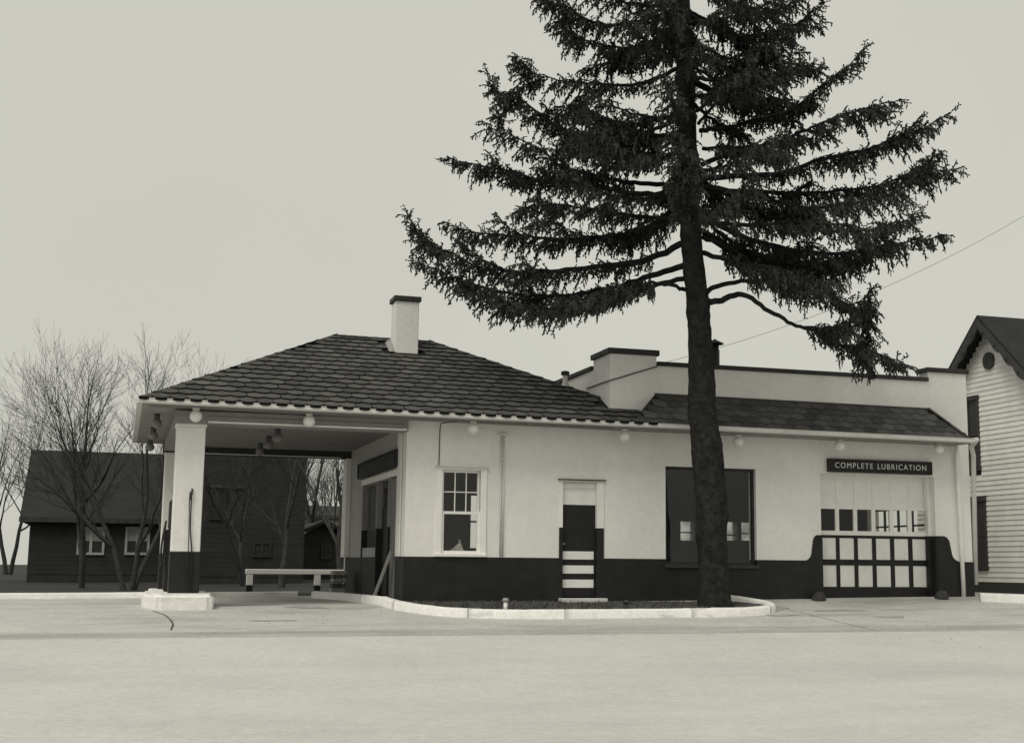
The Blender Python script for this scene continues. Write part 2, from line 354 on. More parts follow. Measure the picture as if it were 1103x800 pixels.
# ------------------------------------------------------------------ the station
ST = empty('filling_station', (0, 0, 0), 'white stucco filling station with dark base band, hipped shingle canopy and garage bay', 'building')
ZE = 3.212                                  # underside of the gutter at X = 0
W = 11.87
def fx(px, py, v=0.0): p = at(px, py, v); return p[0], p[2]
win = (0.62, 1.44, 0.78, 2.33)              # x0,x1,z0,z1
door = (2.93, 3.77, 0.03, 2.17)
bigw = (5.05, 6.96, 0.62, 2.525)
gar = (8.384, 11.053, -0.05, 2.48)
holes = [win, door, bigw, gar]
T = 0.32
wall_holes(0, W, 0.76, 4.46, holes+[(-1, 3.912, 3.34, 9), (10.95, 12, 4.655, 9), (4.87, 10.95, 4.46, 9)], 0, T).build('front_wall', 'stucco', ST)
box('parapet_pier', 'stucco_plain', ST, 3.912, 4.87, 0.0, T, 4.462, 4.65)
box('parapet_pier', 'stucco_plain', ST, 10.95, W, 0.0, T, 4.462, 4.66)
# painted black base, 15 mm proud, rising in ogees beside the garage door
wall_holes(-0.015, gar[0], -0.35, 0.76, [door, (bigw[0], bigw[1], bigw[2], 9)], -0.015, T+0.01).build('base_band', 'black_paint', ST)
wall_holes(gar[1], W+0.015, -0.35, 0.76, [], -0.015, T+0.01).build('base_band', 'black_paint', ST)
def ogee(s, x_in, x_out, zt, zb):
    n = 10; pts = [(x_in, zb), (x_in, zt)]
    w = x_out-x_in
    pts.append((x_in+w*0.22, zt))
    for k in range(1, n+1):
        a = math.pi/2*k/n; pts.append((x_in+w*(0.22+0.30*math.sin(a)), zt-(zt-zb)*0.34*(1-math.cos(a))))
    for k in range(1, n+1):
        t = k/n; pts.append((x_in+w*(0.52+0.06*t), zt-(zt-zb)*(0.34+0.28*t)))
    for k in range(1, n+1):
        a = math.pi/2*k/n; pts.append((x_in+w*(0.58+0.42*(1-math.cos(a))), zt-(zt-zb)*(0.62+0.38*math.sin(a))))
    pts = pts if s > 0 else pts[::-1]
    return MB().prism(pts, 1, -0.013, 0.02).build('ogee_band', 'black_paint', ST)
ogee(-1, gar[0], 8.0, 1.26, 0.758); ogee(1, gar[1], 11.60, 1.28, 0.758)
# other walls
wall_holes(T, 6.5, 0.76, 3.25, [(0.75, 1.5, -9, 2.25), (1.5, 2.75, -9, 2.25), (2.75, 4.4, 0.95, 2.25)], 0, 0.28, axis=0).build('side_wall', 'shaded_wall_grey', ST)
wall_holes(T, 6.5, -0.35, 0.758, [(0.75, 2.75, 0.0, 9)], -0.015, 0.29, axis=0).build('side_base_band', 'black_paint', ST)
rw = []   # rear windows
def rearwin(x0p, x1p, y0p, y1p, v):
    a = at(x0p, y0p, v); b = at(x1p, y1p, v); return (a[0], b[0], b[2], a[2])
RW_OFFICE = rearwin(507.5, 516, 533, 590, 6.5)
RWS = [rearwin(733, 748.5, 561, 582, 7.6), rearwin(751, 766, 561, 582, 7.6), rearwin(780.5, 794.5, 561.5, 582, 7.6), rearwin(798.5, 813, 562, 582, 7.6)]
def endwin(px0, px1, y0, y1): a = at(px0, y0, W-0.3, 0); b = at(px1, y1, W-0.3, 0); zz = sorted((a[2], b[2])); return (min(a[1], b[1]), max(a[1], b[1]), zz[0], zz[1])
EWS = [(0.75, 3.55, 1.15, 2.25)]
print('EWS', EWS, RWS)
wall_holes(0.0, 3.9, -0.35, 3.3, [RW_OFFICE], 6.5, 6.75).build('rear_wall', 'stucco', ST)
wall_holes(3.9, W, -0.35, 4.40, RWS, 7.6, 7.9).build('rear_wall', 'stucco', ST)
wall_holes(T+0.01, 7.6, -0.35, 4.46, EWS, W-0.3, W, axis=0).build('end_wall', 'stucco', ST)
wall_holes(T, 7.6, 0.0, 4.46, [(-1, 0.95, 4.1, 9)], 3.912, 4.15, axis=0).build('tower_wall', 'stucco', ST)
box('parapet_pier', 'stucco_plain', ST, 3.912, 4.15, T, 0.95, 4.1, 4.65)
box('workshop_floor', 'interior', ST, 0.3, W-0.3, T+0.02, 7.6, -0.3, 0.0)
box('workshop_roof', 'dark_roof', ST, 4.16, W-0.31, T+0.01, 7.62, 4.0, 4.12)
box('workshop_lining', 'interior', ST, 4.151, 4.17, T+0.02, 7.58, 0.0, 3.98)
wall_holes(T+0.02, 7.58, 0.0, 3.98, EWS, W-0.32, W-0.302, axis=0).build('workshop_lining', 'interior', ST)
box('office_ceiling', 'interior', ST, 0.29, 3.9, T+0.01, 6.49, 3.0, 3.05)
# rear window bars
for (a, b, c, d) in EWS:
    for j in range(1, 5): box('end_window_bar', 'dark_trim', ST, W-.205, W-.165, a+(b-a)*j/5-.025, a+(b-a)*j/5+.025, c, d)
    for zz in (c+(d-c)*.36, c+(d-c)*.70): box('end_window_bar', 'dark_trim', ST, W-.20, W-.17, a, b, zz-.02, zz+.02)
for j, (a, b, c, d) in enumerate(RWS):
    box('rear_window_bar', 'dark_trim', ST, a, b, 7.70, 7.73, c+(d-c)*(.42, .5, .3, .38)[j]-.015, c+(d-c)*(.42, .5, .3, .38)[j]+.015)
for (a, b, c, d) in [RW_OFFICE]:
    yy = 6.6
    f = MB().box(a, b, yy, yy+.03, (c+d)/2-.02, (c+d)/2+.02)
    if b > 4: f.box((a+b)/2-.025, (a+b)/2+.025, yy-.003, yy+.033, c, d)
    f.build('rear_window_bar', 'dark_trim', ST)
for (a, b, c, d) in RWS: MB().poly([(a, 7.75, c), (b, 7.75, c), (b, 7.75, d), (a, 7.75, d)], [(0, 1, 2, 3)]).build('rear_pane', 'dusty_glass', ST)
for (a, b, c, d) in EWS: MB().poly([(W-.15, a, c), (W-.15, b, c), (W-.15, b, d), (W-.15, a, d)], [(0, 1, 2, 3)]).build('end_pane', 'glass', ST)
(a, b, c, d) = RW_OFFICE; MB().poly([(a, 6.65, c), (b, 6.65, c), (b, 6.65, d), (a, 6.65, d)], [(0, 1, 2, 3)]).build('rear_pane', 'glass', ST)
# copings
def coping(x0, x1, y0, y1, z0, z1): return bbox('coping', 'dark_trim', ST, x0, x1, y0, y1, z0, z1, b=0.01)
coping(4.872, 10.945, -0.05, T+0.05, 4.46, 4.545)
coping(3.86, 4.92, -0.055, T+0.05, 4.651, 4.76)
coping(3.86, 4.20, T+0.052, 1.0, 4.651, 4.757)
coping(3.865, 4.20, 1.003, 7.9, 4.462, 4.545)
coping(10.90, W+0.05, -0.055, T+0.05, 4.662, 4.755)
coping(W-0.34, W+0.05, T+0.052, 7.9, 4.462, 4.55)
coping(4.2, W-0.35, 7.55, 7.95, 4.40, 4.49)

# ---- hipped roof over canopy and office
XL, XR_, YF, YB, PITCH = -4.60, 5.05, -0.62, 7.22, 0.49
ZR0 = 3.315
RUN = (YB-YF)/2; ZRID = ZR0+RUN*PITCH; RX0, RX1 = -0.87, XR_-RUN; RY = (YF+YB)/2
roof = empty('roof', (0, 0, 0), None, None); roof.parent = ST
# deck (thin solid under the shingles)
def zf(y): return ZR0+(y-YF)*PITCH
dk = MB()
A = (XL, YF, ZR0); B = (4.55, YF, ZR0); Cc = (XL, YB, ZR0); D = (3.90, YB, ZR0); R1 = (RX0, RY, ZRID); R2 = (RX1, RY, ZRID)
h1 = (3.905, YF+(XR_-3.905), zf(YF+(XR_-3.905))); h2 = (3.905, YB-(XR_-3.905), h1[2])
p0 = (3.905, -0.004, zf(-0.004)); p1 = (4.60, -0.004, zf(-0.004))
top = [A, B, p1, p0, h1, R2, R1, Cc, D, h2]
nd = len(top)
faces = [(0, 1, 2, 3, 4, 5, 6), (0, 6, 7), (6, 5, 9, 8, 7), (5, 4, 9)]
dk.poly([(x, y, z-0.012) for x, y, z in top], faces)
dk.shear().build('roof_deck', 'under_roof', roof)
# shingles: one shared tab, hexagon-butt, laid in courses on the front slope
EXPO, TABW, THK = 0.262, 0.285, 0.037
def tab_mesh(name, wdt=TABW, ln=EXPO, over=0.07, thk=THK, dip=0.064):
    """local x across, y up the slope, z normal; butt edge at y=0 (curved), head at y=ln+over"""
    g = wdt/2-0.004; pts = [(-g, dip), (-g*0.62, dip*0.42), (-g*0.25, dip*0.08), (g*0.25, 0), (g*0.62, dip*0.36), (g, dip), (g, ln+over), (-g, ln+over)]
    n = len(pts); mb = MB()
    V = [(x, y, thk*(1.0-0.9*y/(ln+over))) for x, y in pts]+[(x, y, thk*(1.0-0.9*y/(ln+over))-0.052) for x, y in pts]
    mb.poly(V, [tuple(range(n))]+[(i, n+i, n+(i+1) % n, (i+1) % n) for i in range(5)]+[(0, 7, n+7, n), (5, n+5, n+6, 6)])
    return mb
tabme = tab_mesh('shingle').mesh('shingle', 'shingle'); tabme.materials.append(MATS['shingle_edge'])
for p_ in tabme.polygons: p_.material_index = 1 if p_.index else 0
rest_e = MB(); rest = MB(); spots = []
cs, sn = 1/math.sqrt(1+PITCH**2), PITCH/math.sqrt(1+PITCH**2)
slope_len = RUN/cs; ncourse = int(slope_len/EXPO)+1
SH = -0.0068
def slope_frame(origin, xdir, updir):
    nrm = Vector(xdir).cross(Vector(updir)).normalized()
    return Matrix(((xdir[0], updir[0], nrm[0], origin[0]), (xdir[1], updir[1], nrm[1], origin[1]), (xdir[2], updir[2], nrm[2], origin[2]), (0, 0, 0, 1)))
def place_tab(mtx, mb, tabv):
    V = [tuple(mtx @ Vector(v)) for v in tabv.v]; nt_ = len(tabv.f[0])
    mb.poly(V[:nt_], [tabv.f[0]]); rest_e.poly(V, tabv.f[1:6])
tabv = tab_mesh('t')
for c in range(ncourse):
    s = c*EXPO-0.095; y = YF+s*cs
    xl = XL+max(0, s+0.10)*cs*(RX0-XL)/RUN; xr = XR_-(s+0.10)*cs
    if y < 0.02: xr = 4.62
    off = (c % 2)*TABW/2
    for i in range(-1, 34):
        x = XL+off+i*TABW
        if x < xl-TABW*0.55 or x > xr+TABW*0.55: continue
        fac = min(1.0, (slope_len-0.02-s)/(EXPO+0.07))
        if x > 3.74 and y > -0.7: fac = min(fac, (-0.008-y)/cs/(EXPO+0.07))
        if fac < 0.22: continue
        if 0.2-0.10 < x < 0.69+0.10 and 2.45-0.05 < y < 2.9: continue
        if 0.2-0.10 < x < 0.69+0.10 and 2.45-0.33 < y < 2.45: fac = min(fac, (2.45-y)/cs/(EXPO+0.07))
        if fac < 0.22: continue
        spots.append((x+random.uniform(-.006, .006), y, ZR0+s*sn+0.002, random.uniform(-.012, .012), fac))
spots.sort(key=lambda q: q[1])
for k, (x, y, z, a, fac) in enumerate(spots):
    m4 = slope_frame((x, y, z+SH*x), (math.cos(a), math.sin(a)*cs, math.sin(a)*sn+SH*math.cos(a)), (-math.sin(a), math.cos(a)*cs, math.cos(a)*sn)) @ Matrix.Diagonal((1, fac, 1, 1))
    hipL = x < XL+(y+0.32-YF)*(RX0-XL)/RUN+0.2; hipR = x > XR_-(y+0.32-YF)-0.2 and y > -0.3
    if hipL or hipR:                                  # cut the tab along the hip
        bm = bmesh.new(); bm.from_mesh(tabme); bm.transform(m4)
        d2 = Vector((RX0-XL, RY-YF, 0)) if hipL else Vector((RX1-XR_, RY-YF, 0)); n2 = Vector((-d2.y, d2.x, 0)) if hipL else Vector((d2.y, -d2.x, 0))
        bmesh.ops.bisect_plane(bm, geom=bm.verts[:]+bm.edges[:]+bm.faces[:], plane_co=(XL if hipL else XR_, YF, 0), plane_no=n2.normalized(), clear_outer=True)
        if len(bm.faces):
            if k < 300:
                me = bpy.data.meshes.new('shingle'); bm.to_mesh(me); me.materials.append(MATS['shingle']); me.materials.append(MATS['shingle_edge']); o = bpy.data.objects.new('shingle', me); col.objects.link(o); o.parent = roof
            else:
                bm.verts.index_update(); vv = [tuple(v.co) for v in bm.verts]
                for f in bm.faces: (rest_e if f.material_index else rest).poly([vv[v.index] for v in f.verts], [tuple(range(len(f.verts)))])
        bm.free(); continue
    if k < 300:
        o = bpy.data.objects.new('shingle', tabme); col.objects.link(o); o.parent = roof; o.matrix_local = m4
    else: place_tab(m4, rest, tabv)
# shingles of the end and rear slopes (outside the picture) and the pent roof along the garage, joined
for side in (0, 1, 2):
    for c in range(ncourse):
        s = c*EXPO-0.06; fc = min(1.0, (slope_len*(0.95 if side == 0 else 1.0)-s-0.03)/(EXPO+0.07))
        if fc < 0.2: continue
        if side == 0: o0, xd, ud, a0, a1 = Vector((XL, 0, 0)), Vector((0, -1, 0)), Vector(((RX0-XL), 0, ZRID-ZR0)).normalized(), -YB+s*cs, -YF-s*cs
        elif side == 1: o0, xd, ud, a0, a1 = Vector((0, YB, 0)), Vector((-1, 0, 0)), Vector((0, -cs, sn)), -3.8, -XL-s*cs
        else: o0, xd, ud, a0, a1 = Vector((XR_, 0, 0)), Vector((0, 1, 0)), Vector((-cs, 0, sn)), YF+s*cs, YB-s*cs
        if side == 1: a0 = max(a0, -(XR_-s*cs))
        n0 = int((a1-a0)/TABW)+2
        for i in range(n0):
            t = a0+(i+0.5*(c % 2))*TABW
            if t > a1-0.26 or t < a0+0.26: continue
            p = o0+xd*t+ud*s+Vector((0, 0, ZR0))
            if side == 2 and p.x > 3.70: continue
            p.z += SH*p.x-0.012; place_tab(slope_frame(p, xd, ud) @ Matrix.Diagonal((1, fc, 1, 1)), rest, tabv)
# hip and ridge caps
cap = MB()
def ridge_cap(a, b, w=0.10):
    a, b = Vector(a), Vector(b); d = (b-a); Ln = d.length; d.normalize(); side = d.cross(Vector((0, 0, 1))).normalized(); n = int(Ln/0.22)
    for i in range(n):
        p = a+d*(i*Ln/n); q = a+d*((i+1)*Ln/n+0.05); u = Vector((0, 0, 1)); l0, l1 = 0.030, 0.022
        cap.poly([p+side*w-u*(w*.30-l0*.6), p+u*l0, p-side*w-u*(w*.30-l0*.6), q+side*w-u*(w*.30-l1*.6), q+u*l1, q-side*w-u*(w*.30-l1*.6)], [(0, 1, 4, 3), (1, 2, 5, 4), (0, 2, 1)])
ridge_cap(A, R1); ridge_cap(h1, R2); ridge_cap(R2, R1); ridge_cap(Cc, R1); ridge_cap(h2, R2)
cap.shear().build('ridge_cap', 'shingle', roof)
# ---- pent roof along the garage
PZ0, PZ1, PYF = 3.27, 3.915, -0.62
PL0, PL1, PR1, PR0 = 4.22, 4.83, 10.98, 11.50
pent = MB()
pent.poly([(PL0, PYF, PZ0), (PR0, PYF, PZ0), (PR1, -0.002, PZ1), (PL1, -0.002, PZ1), (4.52, -0.002, 3.55), (PR0, -0.002, PZ0-0.01), (PL0, -0.002, PZ0-0.01)],
          [(0, 1, 2, 3), (0, 3, 4), (1, 5, 2), (0, 4, 6)])
sh2 = 0.0040
pent.shear(sh2).build('pent_roof_deck', 'under_roof', roof)
dv = Vector((0, -PYF, PZ1-PZ0)); pl_len = dv.length; pu = dv.normalized(); pe = pl_len/5
ptab = tab_mesh('p', 0.30, pe, 0.05, 0.014, 0.04)
for c in range(5):
    s = c*pe-0.02; t = s/pl_len; xl = PL0+(PL1-PL0)*t; xr = PR0+(PR1-PR0)*t
    for i in range(-1, 27):
        x = PL0-0.1+i*0.30+(c % 2)*0.15
        if x < xl+0.10 or x > xr-0.10: continue
        y = PYF+pu.y*s; z = PZ0+pu.z*s-sh2*x
        place_tab(slope_frame((x, y, z+0.003), (1, 0, -sh2), (0, pu.y, pu.z)), rest, ptab)
tag(rest.build('shingle_field', 'shingle', roof), kind='stuff'); tag(rest_e.build('shingle_butts', 'shingle_edge', roof), kind='stuff')
cap = MB(); ridge_cap((PR0, PYF, PZ0), (PR1, -0.02, PZ1), 0.07)
cap.shear(sh2).build('ridge_cap', 'shingle', roof)
MB().poly([(PL1, -0.02, PZ1-0.03), (PR1, -0.02, PZ1-0.03), (PR1, -0.02, PZ1+0.03), (PL1, -0.02, PZ1+0.03), (PL1, 0.0, PZ1-0.03), (PR1, 0, PZ1-0.03), (PR1, 0, PZ1+0.03), (PL1, 0, PZ1+0.03)],
          [(0, 1, 2, 3), (3, 2, 6, 7), (0, 3, 7, 4), (1, 5, 6, 2)]).shear(sh2).build('flashing', 'shingle', roof)
# ---- gutter, fascia, soffit
def gut(x0, x1, k, z):
    prof = [(-0.66, z+0.0), (-0.675, z+0.03), (-0.665, z+0.06), (-0.685, z+0.088), (-0.655, z+0.092), (-0.58, z+0.085), (-0.58, z+0.0)]
    return MB().prism(prof, 0, x0, x1).shear(k).build('gutter', 'gutter_paint', ST)
gut(XL-0.06, 4.245, 0.0068, ZE); gut(4.25, 11.56, 0.0048, ZE-0.006)
MB().prism([(XL-0.09, ZE), (XL-0.1, ZE+.05), (XL-0.085, ZE+0.09), (XL-0.0, ZE+0.085), (XL-0.0, ZE)], 1, -0.57, YB+0.05).shear().build('gutter', 'gutter_paint', ST)
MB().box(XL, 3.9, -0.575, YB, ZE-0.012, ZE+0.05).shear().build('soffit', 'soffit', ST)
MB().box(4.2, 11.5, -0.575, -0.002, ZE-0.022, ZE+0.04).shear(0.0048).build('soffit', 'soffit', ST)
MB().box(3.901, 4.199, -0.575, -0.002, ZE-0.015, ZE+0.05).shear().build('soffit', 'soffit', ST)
MB().tube([(11.53, -0.62, 3.20), (11.66, -0.60, 3.22), (11.76, -0.45, 3.23), (11.80, -0.2, 3.12), (11.93, -0.08, 2.95), (11.95, -0.04, 2.7), (11.95, 0.04, 0.3)], 0.05, 10).build('downspout', 'gutter_paint', ST)
MB().tube([(11.53, -0.09, 3.15), (11.53, -0.075, 2.9), (11.565, -0.07, 1.2), (11.58, -0.07, 0.0)], 0.045, 10).build('downspout', 'white_paint', ST)
# ---- canopy beams, ceiling and pillars
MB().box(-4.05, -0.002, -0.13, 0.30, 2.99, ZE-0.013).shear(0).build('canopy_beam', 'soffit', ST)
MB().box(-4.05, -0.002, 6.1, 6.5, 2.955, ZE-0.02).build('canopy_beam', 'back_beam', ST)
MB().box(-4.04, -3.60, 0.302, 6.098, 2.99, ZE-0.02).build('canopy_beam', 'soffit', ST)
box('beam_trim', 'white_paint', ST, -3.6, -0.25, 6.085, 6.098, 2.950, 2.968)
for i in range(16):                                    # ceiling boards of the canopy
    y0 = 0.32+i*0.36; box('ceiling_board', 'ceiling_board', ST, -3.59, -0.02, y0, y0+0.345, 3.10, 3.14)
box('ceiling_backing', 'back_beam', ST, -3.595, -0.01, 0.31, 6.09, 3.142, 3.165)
for v0, nm in ((-0.02, 0), (6.12, 1)):
    p = bbox('pillar', 'stucco', ST, -4.01, -3.53, v0, v0+0.46, 0.80, 2.93, b=0.012)
    bbox('pillar_cap', 'white_paint', p, -4.03, -3.51, v0-0.02, v0+0.48, 2.932, 2.988)
    bbox('pillar_base', 'black_paint', p, -4.022, -3.518, v0-0.012, v0+0.472, -0.05, 0.798, b=0.01)
box('beam_trim', 'white_paint', ST, -3.5, -0.03, -0.15, -0.132, 3.0, 3.03)
box('beam_trim', 'ceiling_board', ST, -3.5, -0.03, -0.145, -0.132, 3.10, 3.115)
for yy_ in (-0.50, -0.38, -0.26): MB().box(XL+.1, 3.85, yy_, yy_+.012, ZE-0.02, ZE-0.0125).shear().build('soffit_batten', 'ceiling_board', ST)
# pilasters framing the side of the office
bbox('pilaster', 'stucco', ST, -0.03, -0.002, 0.34, 0.70, 0.762, 3.19, b=0.006)
bbox('pilaster', 'white_paint', ST, -0.12, -0.002, 6.02, 6.5, 0.762, 2.95, b=0.01)

# ---- chimney
ch = MB().bbox(0.205, 0.685, 2.45, 2.90, 4.6, 5.885, b=0.012).build('chimney', 'stucco', roof)
bbox('chimney_cap', 'dark_trim', ch, 0.165, 0.725, 2.41, 2.94, 5.887, 5.99, b=0.01)
MB().poly([(0.09, 2.42, zf(2.42)+.03), (0.2, 2.42, zf(2.42)+.03), (0.2, 2.5, zf(2.5)+.10), (0.10, 2.95, zf(2.95)+.03), (0.2, 2.95, zf(2.95)+.12)], [(0, 1, 2), (0, 2, 4, 3)]).build('flashing', 'metal_grey', ch)
# roof vents
p = (3.36, 1.06)
v1 = MB().lathe([(0.075, -0.12), (0.075, 0.02), (0.05, 0.05), (0.05, 0.20)], (p[0], p[1], 4.14), 14).build('roof_vent', 'gutter_paint', roof)
MB().lathe([(0.078, 0.0), (0.085, 0.015), (0.085, 0.07), (0.04, 0.085)], (p[0], p[1], 4.34), 14).build('vent_cap', 'dark_trim', v1)
p = at(770, 380, 2.0)
v2 = MB().lathe([(0.10, 0), (0.10, 1.10), (0.085, 1.11), (0.085, 1.22)], (p[0], 2.0, 4.1), 14).build('roof_vent', 'steel_dark', roof)
MB().lathe([(0.19, 0), (0.19, 0.02), (0.03, 0.10), (0.015, 0.12)], (p[0], 2.0, 5.32), 14).build('vent_cap', 'steel_dark', v2)

# ---- small sash window
x0, x1, z0, z1 = win
wn = empty('window', ((x0+x1)/2, 0, z0), None, None); wn.parent = ST
FR = MB(); ya, yb = -0.028, 0.10
FR.box(x0-0.06, x0+0.05, ya, 0.02, z0-0.02, z1+0.0).box(x1-0.05, x1+0.06, ya, 0.02, z0-0.02, z1).box(x0-0.06, x1+0.06, ya-0.004, 0.02, z1+0.001, z1+0.04)
FR.build('casing', 'white_paint', wn)
box('drip_cap', 'gutter_paint', wn, x0-0.09, x1+0.09, -0.075, 0.0, z1+0.042, z1+0.062)
bbox('sill', 'white_paint', wn, x0-0.07, x1+0.07, -0.07, 0.1, z0-0.019, z0+0.04)
def sash(nm, xa, xb, za, zb, y, cols, rows, st=0.05, parent=wn):
    s = MB().box(xa, xa+st, y, y+.035, za, zb).box(xb-st, xb, y, y+.035, za, zb).box(xa+st, xb-st, y, y+.035, za, za+st).box(xa+st, xb-st, y, y+.035, zb-st, zb).build(nm, 'white_paint', parent)
    iw = (xb-xa-2*st); ih = (zb-za-2*st)
    for i in range(1, cols): box('muntin', 'white_paint', s, xa+st+iw*i/cols-.009, xa+st+iw*i/cols+.009, y+.002, y+.03, za+st, zb-st)
    for j in range(1, rows): box('muntin', 'white_paint', s, xa+st, xb-st, y+.004, y+.028, za+st+ih*j/rows-.009, za+st+ih*j/rows+.009)
    for i in range(cols):
        for j in range(rows):
            a, b = xa+st+iw*i/cols, xa+st+iw*(i+1)/cols; c, d = za+st+ih*j/rows, za+st+ih*(j+1)/rows
            MB().poly([(a, y+.016, c), (b, y+.016, c), (b, y+.016, d), (a, y+.016, d)], [(0, 1, 2, 3)]).build('pane', 'glass', s)
    return s
zm = (z0+z1)/2-0.02
sash('upper_sash', x0+0.05, x1-0.05, zm, z1-0.0, 0.055, 3, 2, 0.045)
sash('lower_sash', x0+0.05, x1-0.05, z0+0.04, zm+0.045, 0.015, 1, 1, 0.05)
MB().box(x0+0.02, x1-0.02, 0.095, 0.11, z1-0.005, z1+0.2).build('head_jamb', 'white_paint', wn)

# ---- black-painted side door with three white bars
x0, x1, z0, z1 = door
dr = empty('door', ((x0+x1)/2, 0, 0), None, None); dr.parent = ST
MB().box(x0-0.02, x0+0.045, -0.02, 0.03, 1.321, z1).box(x1-0.12, x1+0.02, -0.02, 0.0, 1.321, z1).box(x0-0.02, x1+0.02, -0.022, 0.03, z1+0.001, z1+0.03).build('casing', 'white_paint', dr)
MB().box(x1-0.118, x1-0.09, 0.001, 0.13, 1.321, z1).build('jamb', 'white_paint', dr)
MB().box(x0-0.02, x0+0.045, -0.021, 0.03, -0.03, 1.32).box(x1-0.12, x1+0.02, -0.021, 0.0, -0.03, 1.32).box(x1-0.118, x1-0.09, 0.001, 0.13, 0.0, 1.32).build('painted_casing', 'black_paint', dr)
box('drip_cap', 'dark_trim', dr, x0-0.05, x1+0.05, -0.07, 0.0, z1+0.031, z1+0.05)
MB().box(x0+0.046, x1-0.12, 0.08, 0.12, 1.751, z1).box(x0+0.046, x1-0.12, 0.06, 0.08, z1-0.12, z1-0.02).build('door_top', 'white_paint', dr)
box('door_leaf', 'black_paint', dr, x0+0.046, x1-0.12, 0.078, 0.12, 0.05, 1.75)
xa, xb = x0+0.085, x1-0.155
for (a, b) in ((0.735, 0.885), (0.475, 0.625), (0.215, 0.365)):
    bbox('white_bar', 'white_paint', dr, at(606, 600, 0.07)[0], at(639.5, 600, 0.07)[0], 0.066, 0.079, a, b, b=0.004)
MB().lathe([(0.012, 0), (0.028, 0.008), (0.028, 0.03), (0.012, 0.04)], (x0+0.09, 0.05, 1.0), 10).build('door_knob', 'metal_grey', dr)
bbox('door_step', 'gutter_paint', dr, x0-0.03, x1+0.03, -0.22, -0.016, -0.06, 0.028)

# ---- large workshop window
x0, x1, z0, z1 = bigw
bw_ = empty('workshop_window', ((x0+x1)/2, 0, z0), None, None); bw_.parent = ST
fr = MB().box(x0, x0+0.05, 0.08, 0.15, z0+0.04, z1).box(x1-0.05, x1, 0.08, 0.15, z0+0.04, z1).box(x0+.05, x1-.05, 0.08, 0.15, z1-0.05, z1).box(x0+.05, x1-.05, 0.08, 0.15, z0+.04, z0+0.09)
fr.build('frame', 'steel_dark', bw_)
bbox('sill', 'dark_trim', bw_, x0-0.03, x1+0.03, -0.06, 0.16, z0-0.03, z0+0.038)
MB().box(x1-0.002, x1+0.03, -0.012, 0.078, 0.762, z1).build('casing', 'white_paint', bw_)
for i in range(2):
    a, b = x0+.05+(x1-x0-.1)*i/2, x0+.05+(x1-x0-.1)*(i+1)/2
    MB().poly([(a, 0.115, z0+.09), (b, 0.115, z0+.09), (b, 0.115, z1-.05), (a, 0.115, z1-.05)], [(0, 1, 2, 3)]).build('pane', 'glass', bw_)
box('mullion', 'steel_dark', bw_, (x0+x1)/2-.015, (x0+x1)/2+.015, 0.10, 0.13, z0+.09, z1-.05)

# ---- garage door: six columns; blank top row, glazed row, two rows of white panels in black rails
GV = 0.28
gd = empty('garage_door', (9.7, GV, 0), None, None); gd.parent = ST
GX0, GX1 = gar[0]-0.0, gar[1]
colL = [fx(884.3+19.55*i, 560, GV)[0] for i in range(6)]; PW = fx(900, 560, GV)[0]-fx(884.3, 560, GV)[0]
def row(y): return fx(940, y, GV)[1]
zt, zwt, zwb, zk = gar[3], row(548.8), row(572), row(576.6)
z1t, z1b, z2t, z2b = row(579.6), row(602.6), row(608.8), row(631.8)
GXL = colL[0]-0.09
def rail(x0, x1, z0, z1, m, nm='rail', y=GV): return box(nm, m, gd, x0, x1, y, y+0.045, z0, z1)
rail(GX0, GX1, zwt, zt, 'white_paint', 'top_rail', GV+0.012)
rail(GX0, GX1, zk, zwb, 'white_paint')
rail(GX0, GX1, z1t, zk, 'black_paint'); rail(GX0, GX1, z2t, z1b, 'black_paint'); rail(GX0, GX1, 0.0, z2b, 'black_paint')
edges = [GX0]+[x for c_ in colL for x in (c_, c_+PW)]+[GX1]
for i in range(7):
    a, b = edges[2*i], edges[2*i+1]
    if b-a < 0.004: continue
    rail(a, b, zwb, zwt, 'white_paint', 'stile'); rail(a, b, z1b, z1t, 'black_paint', 'stile'); rail(a, b, z2b, z2t, 'black_paint', 'stile')
for i, c_ in enumerate(colL):
    MB().poly([(c_, GV+.025, zwb), (c_+PW, GV+.025, zwb), (c_+PW, GV+.025, zwt), (c_, GV+.025, zwt)], [(0, 1, 2, 3)]).build('pane', 'glass', gd)
    for a, b in ((z1b, z1t), (z2b, z2t)): bbox('panel', 'white_paint', gd, c_-.002, c_+PW+.002, GV+.012, GV+.04, a-.002, b+.002, b=0.004)
    if i: box('top_stile', 'white_paint', gd, c_-0.06, c_-0.02, GV, GV+.011, zwt+.051, zt-.091)
box('top_stile', 'white_paint', gd, GX0, GX1, GV-.002, GV+.011, zt-0.09, zt)
box('top_stile', 'white_paint', gd, GX0, GX1, GV, GV+.011, zwt+.001, zwt+0.05)
MB().box(GX1-0.035, GX1-0.002, 0.0, GV-.001, 1.28, zt).box(GX1-0.11, GX1-0.036, 0.16, GV-.001, 1.28, zt).build('jamb', 'white_paint', gd)
MB().box(GX1-0.035, GX1-0.002, -0.01, GV-.001, -0.02, 1.278).box(GX1-0.11, GX1-0.036, 0.16, GV-.001, -0.02, 1.278).build('painted_jamb', 'black_paint', gd)
MB().box(GX0+0.001, GX0+0.02, -0.01, GV-.001, -0.02, 1.26).build('painted_jamb', 'black_paint', gd)

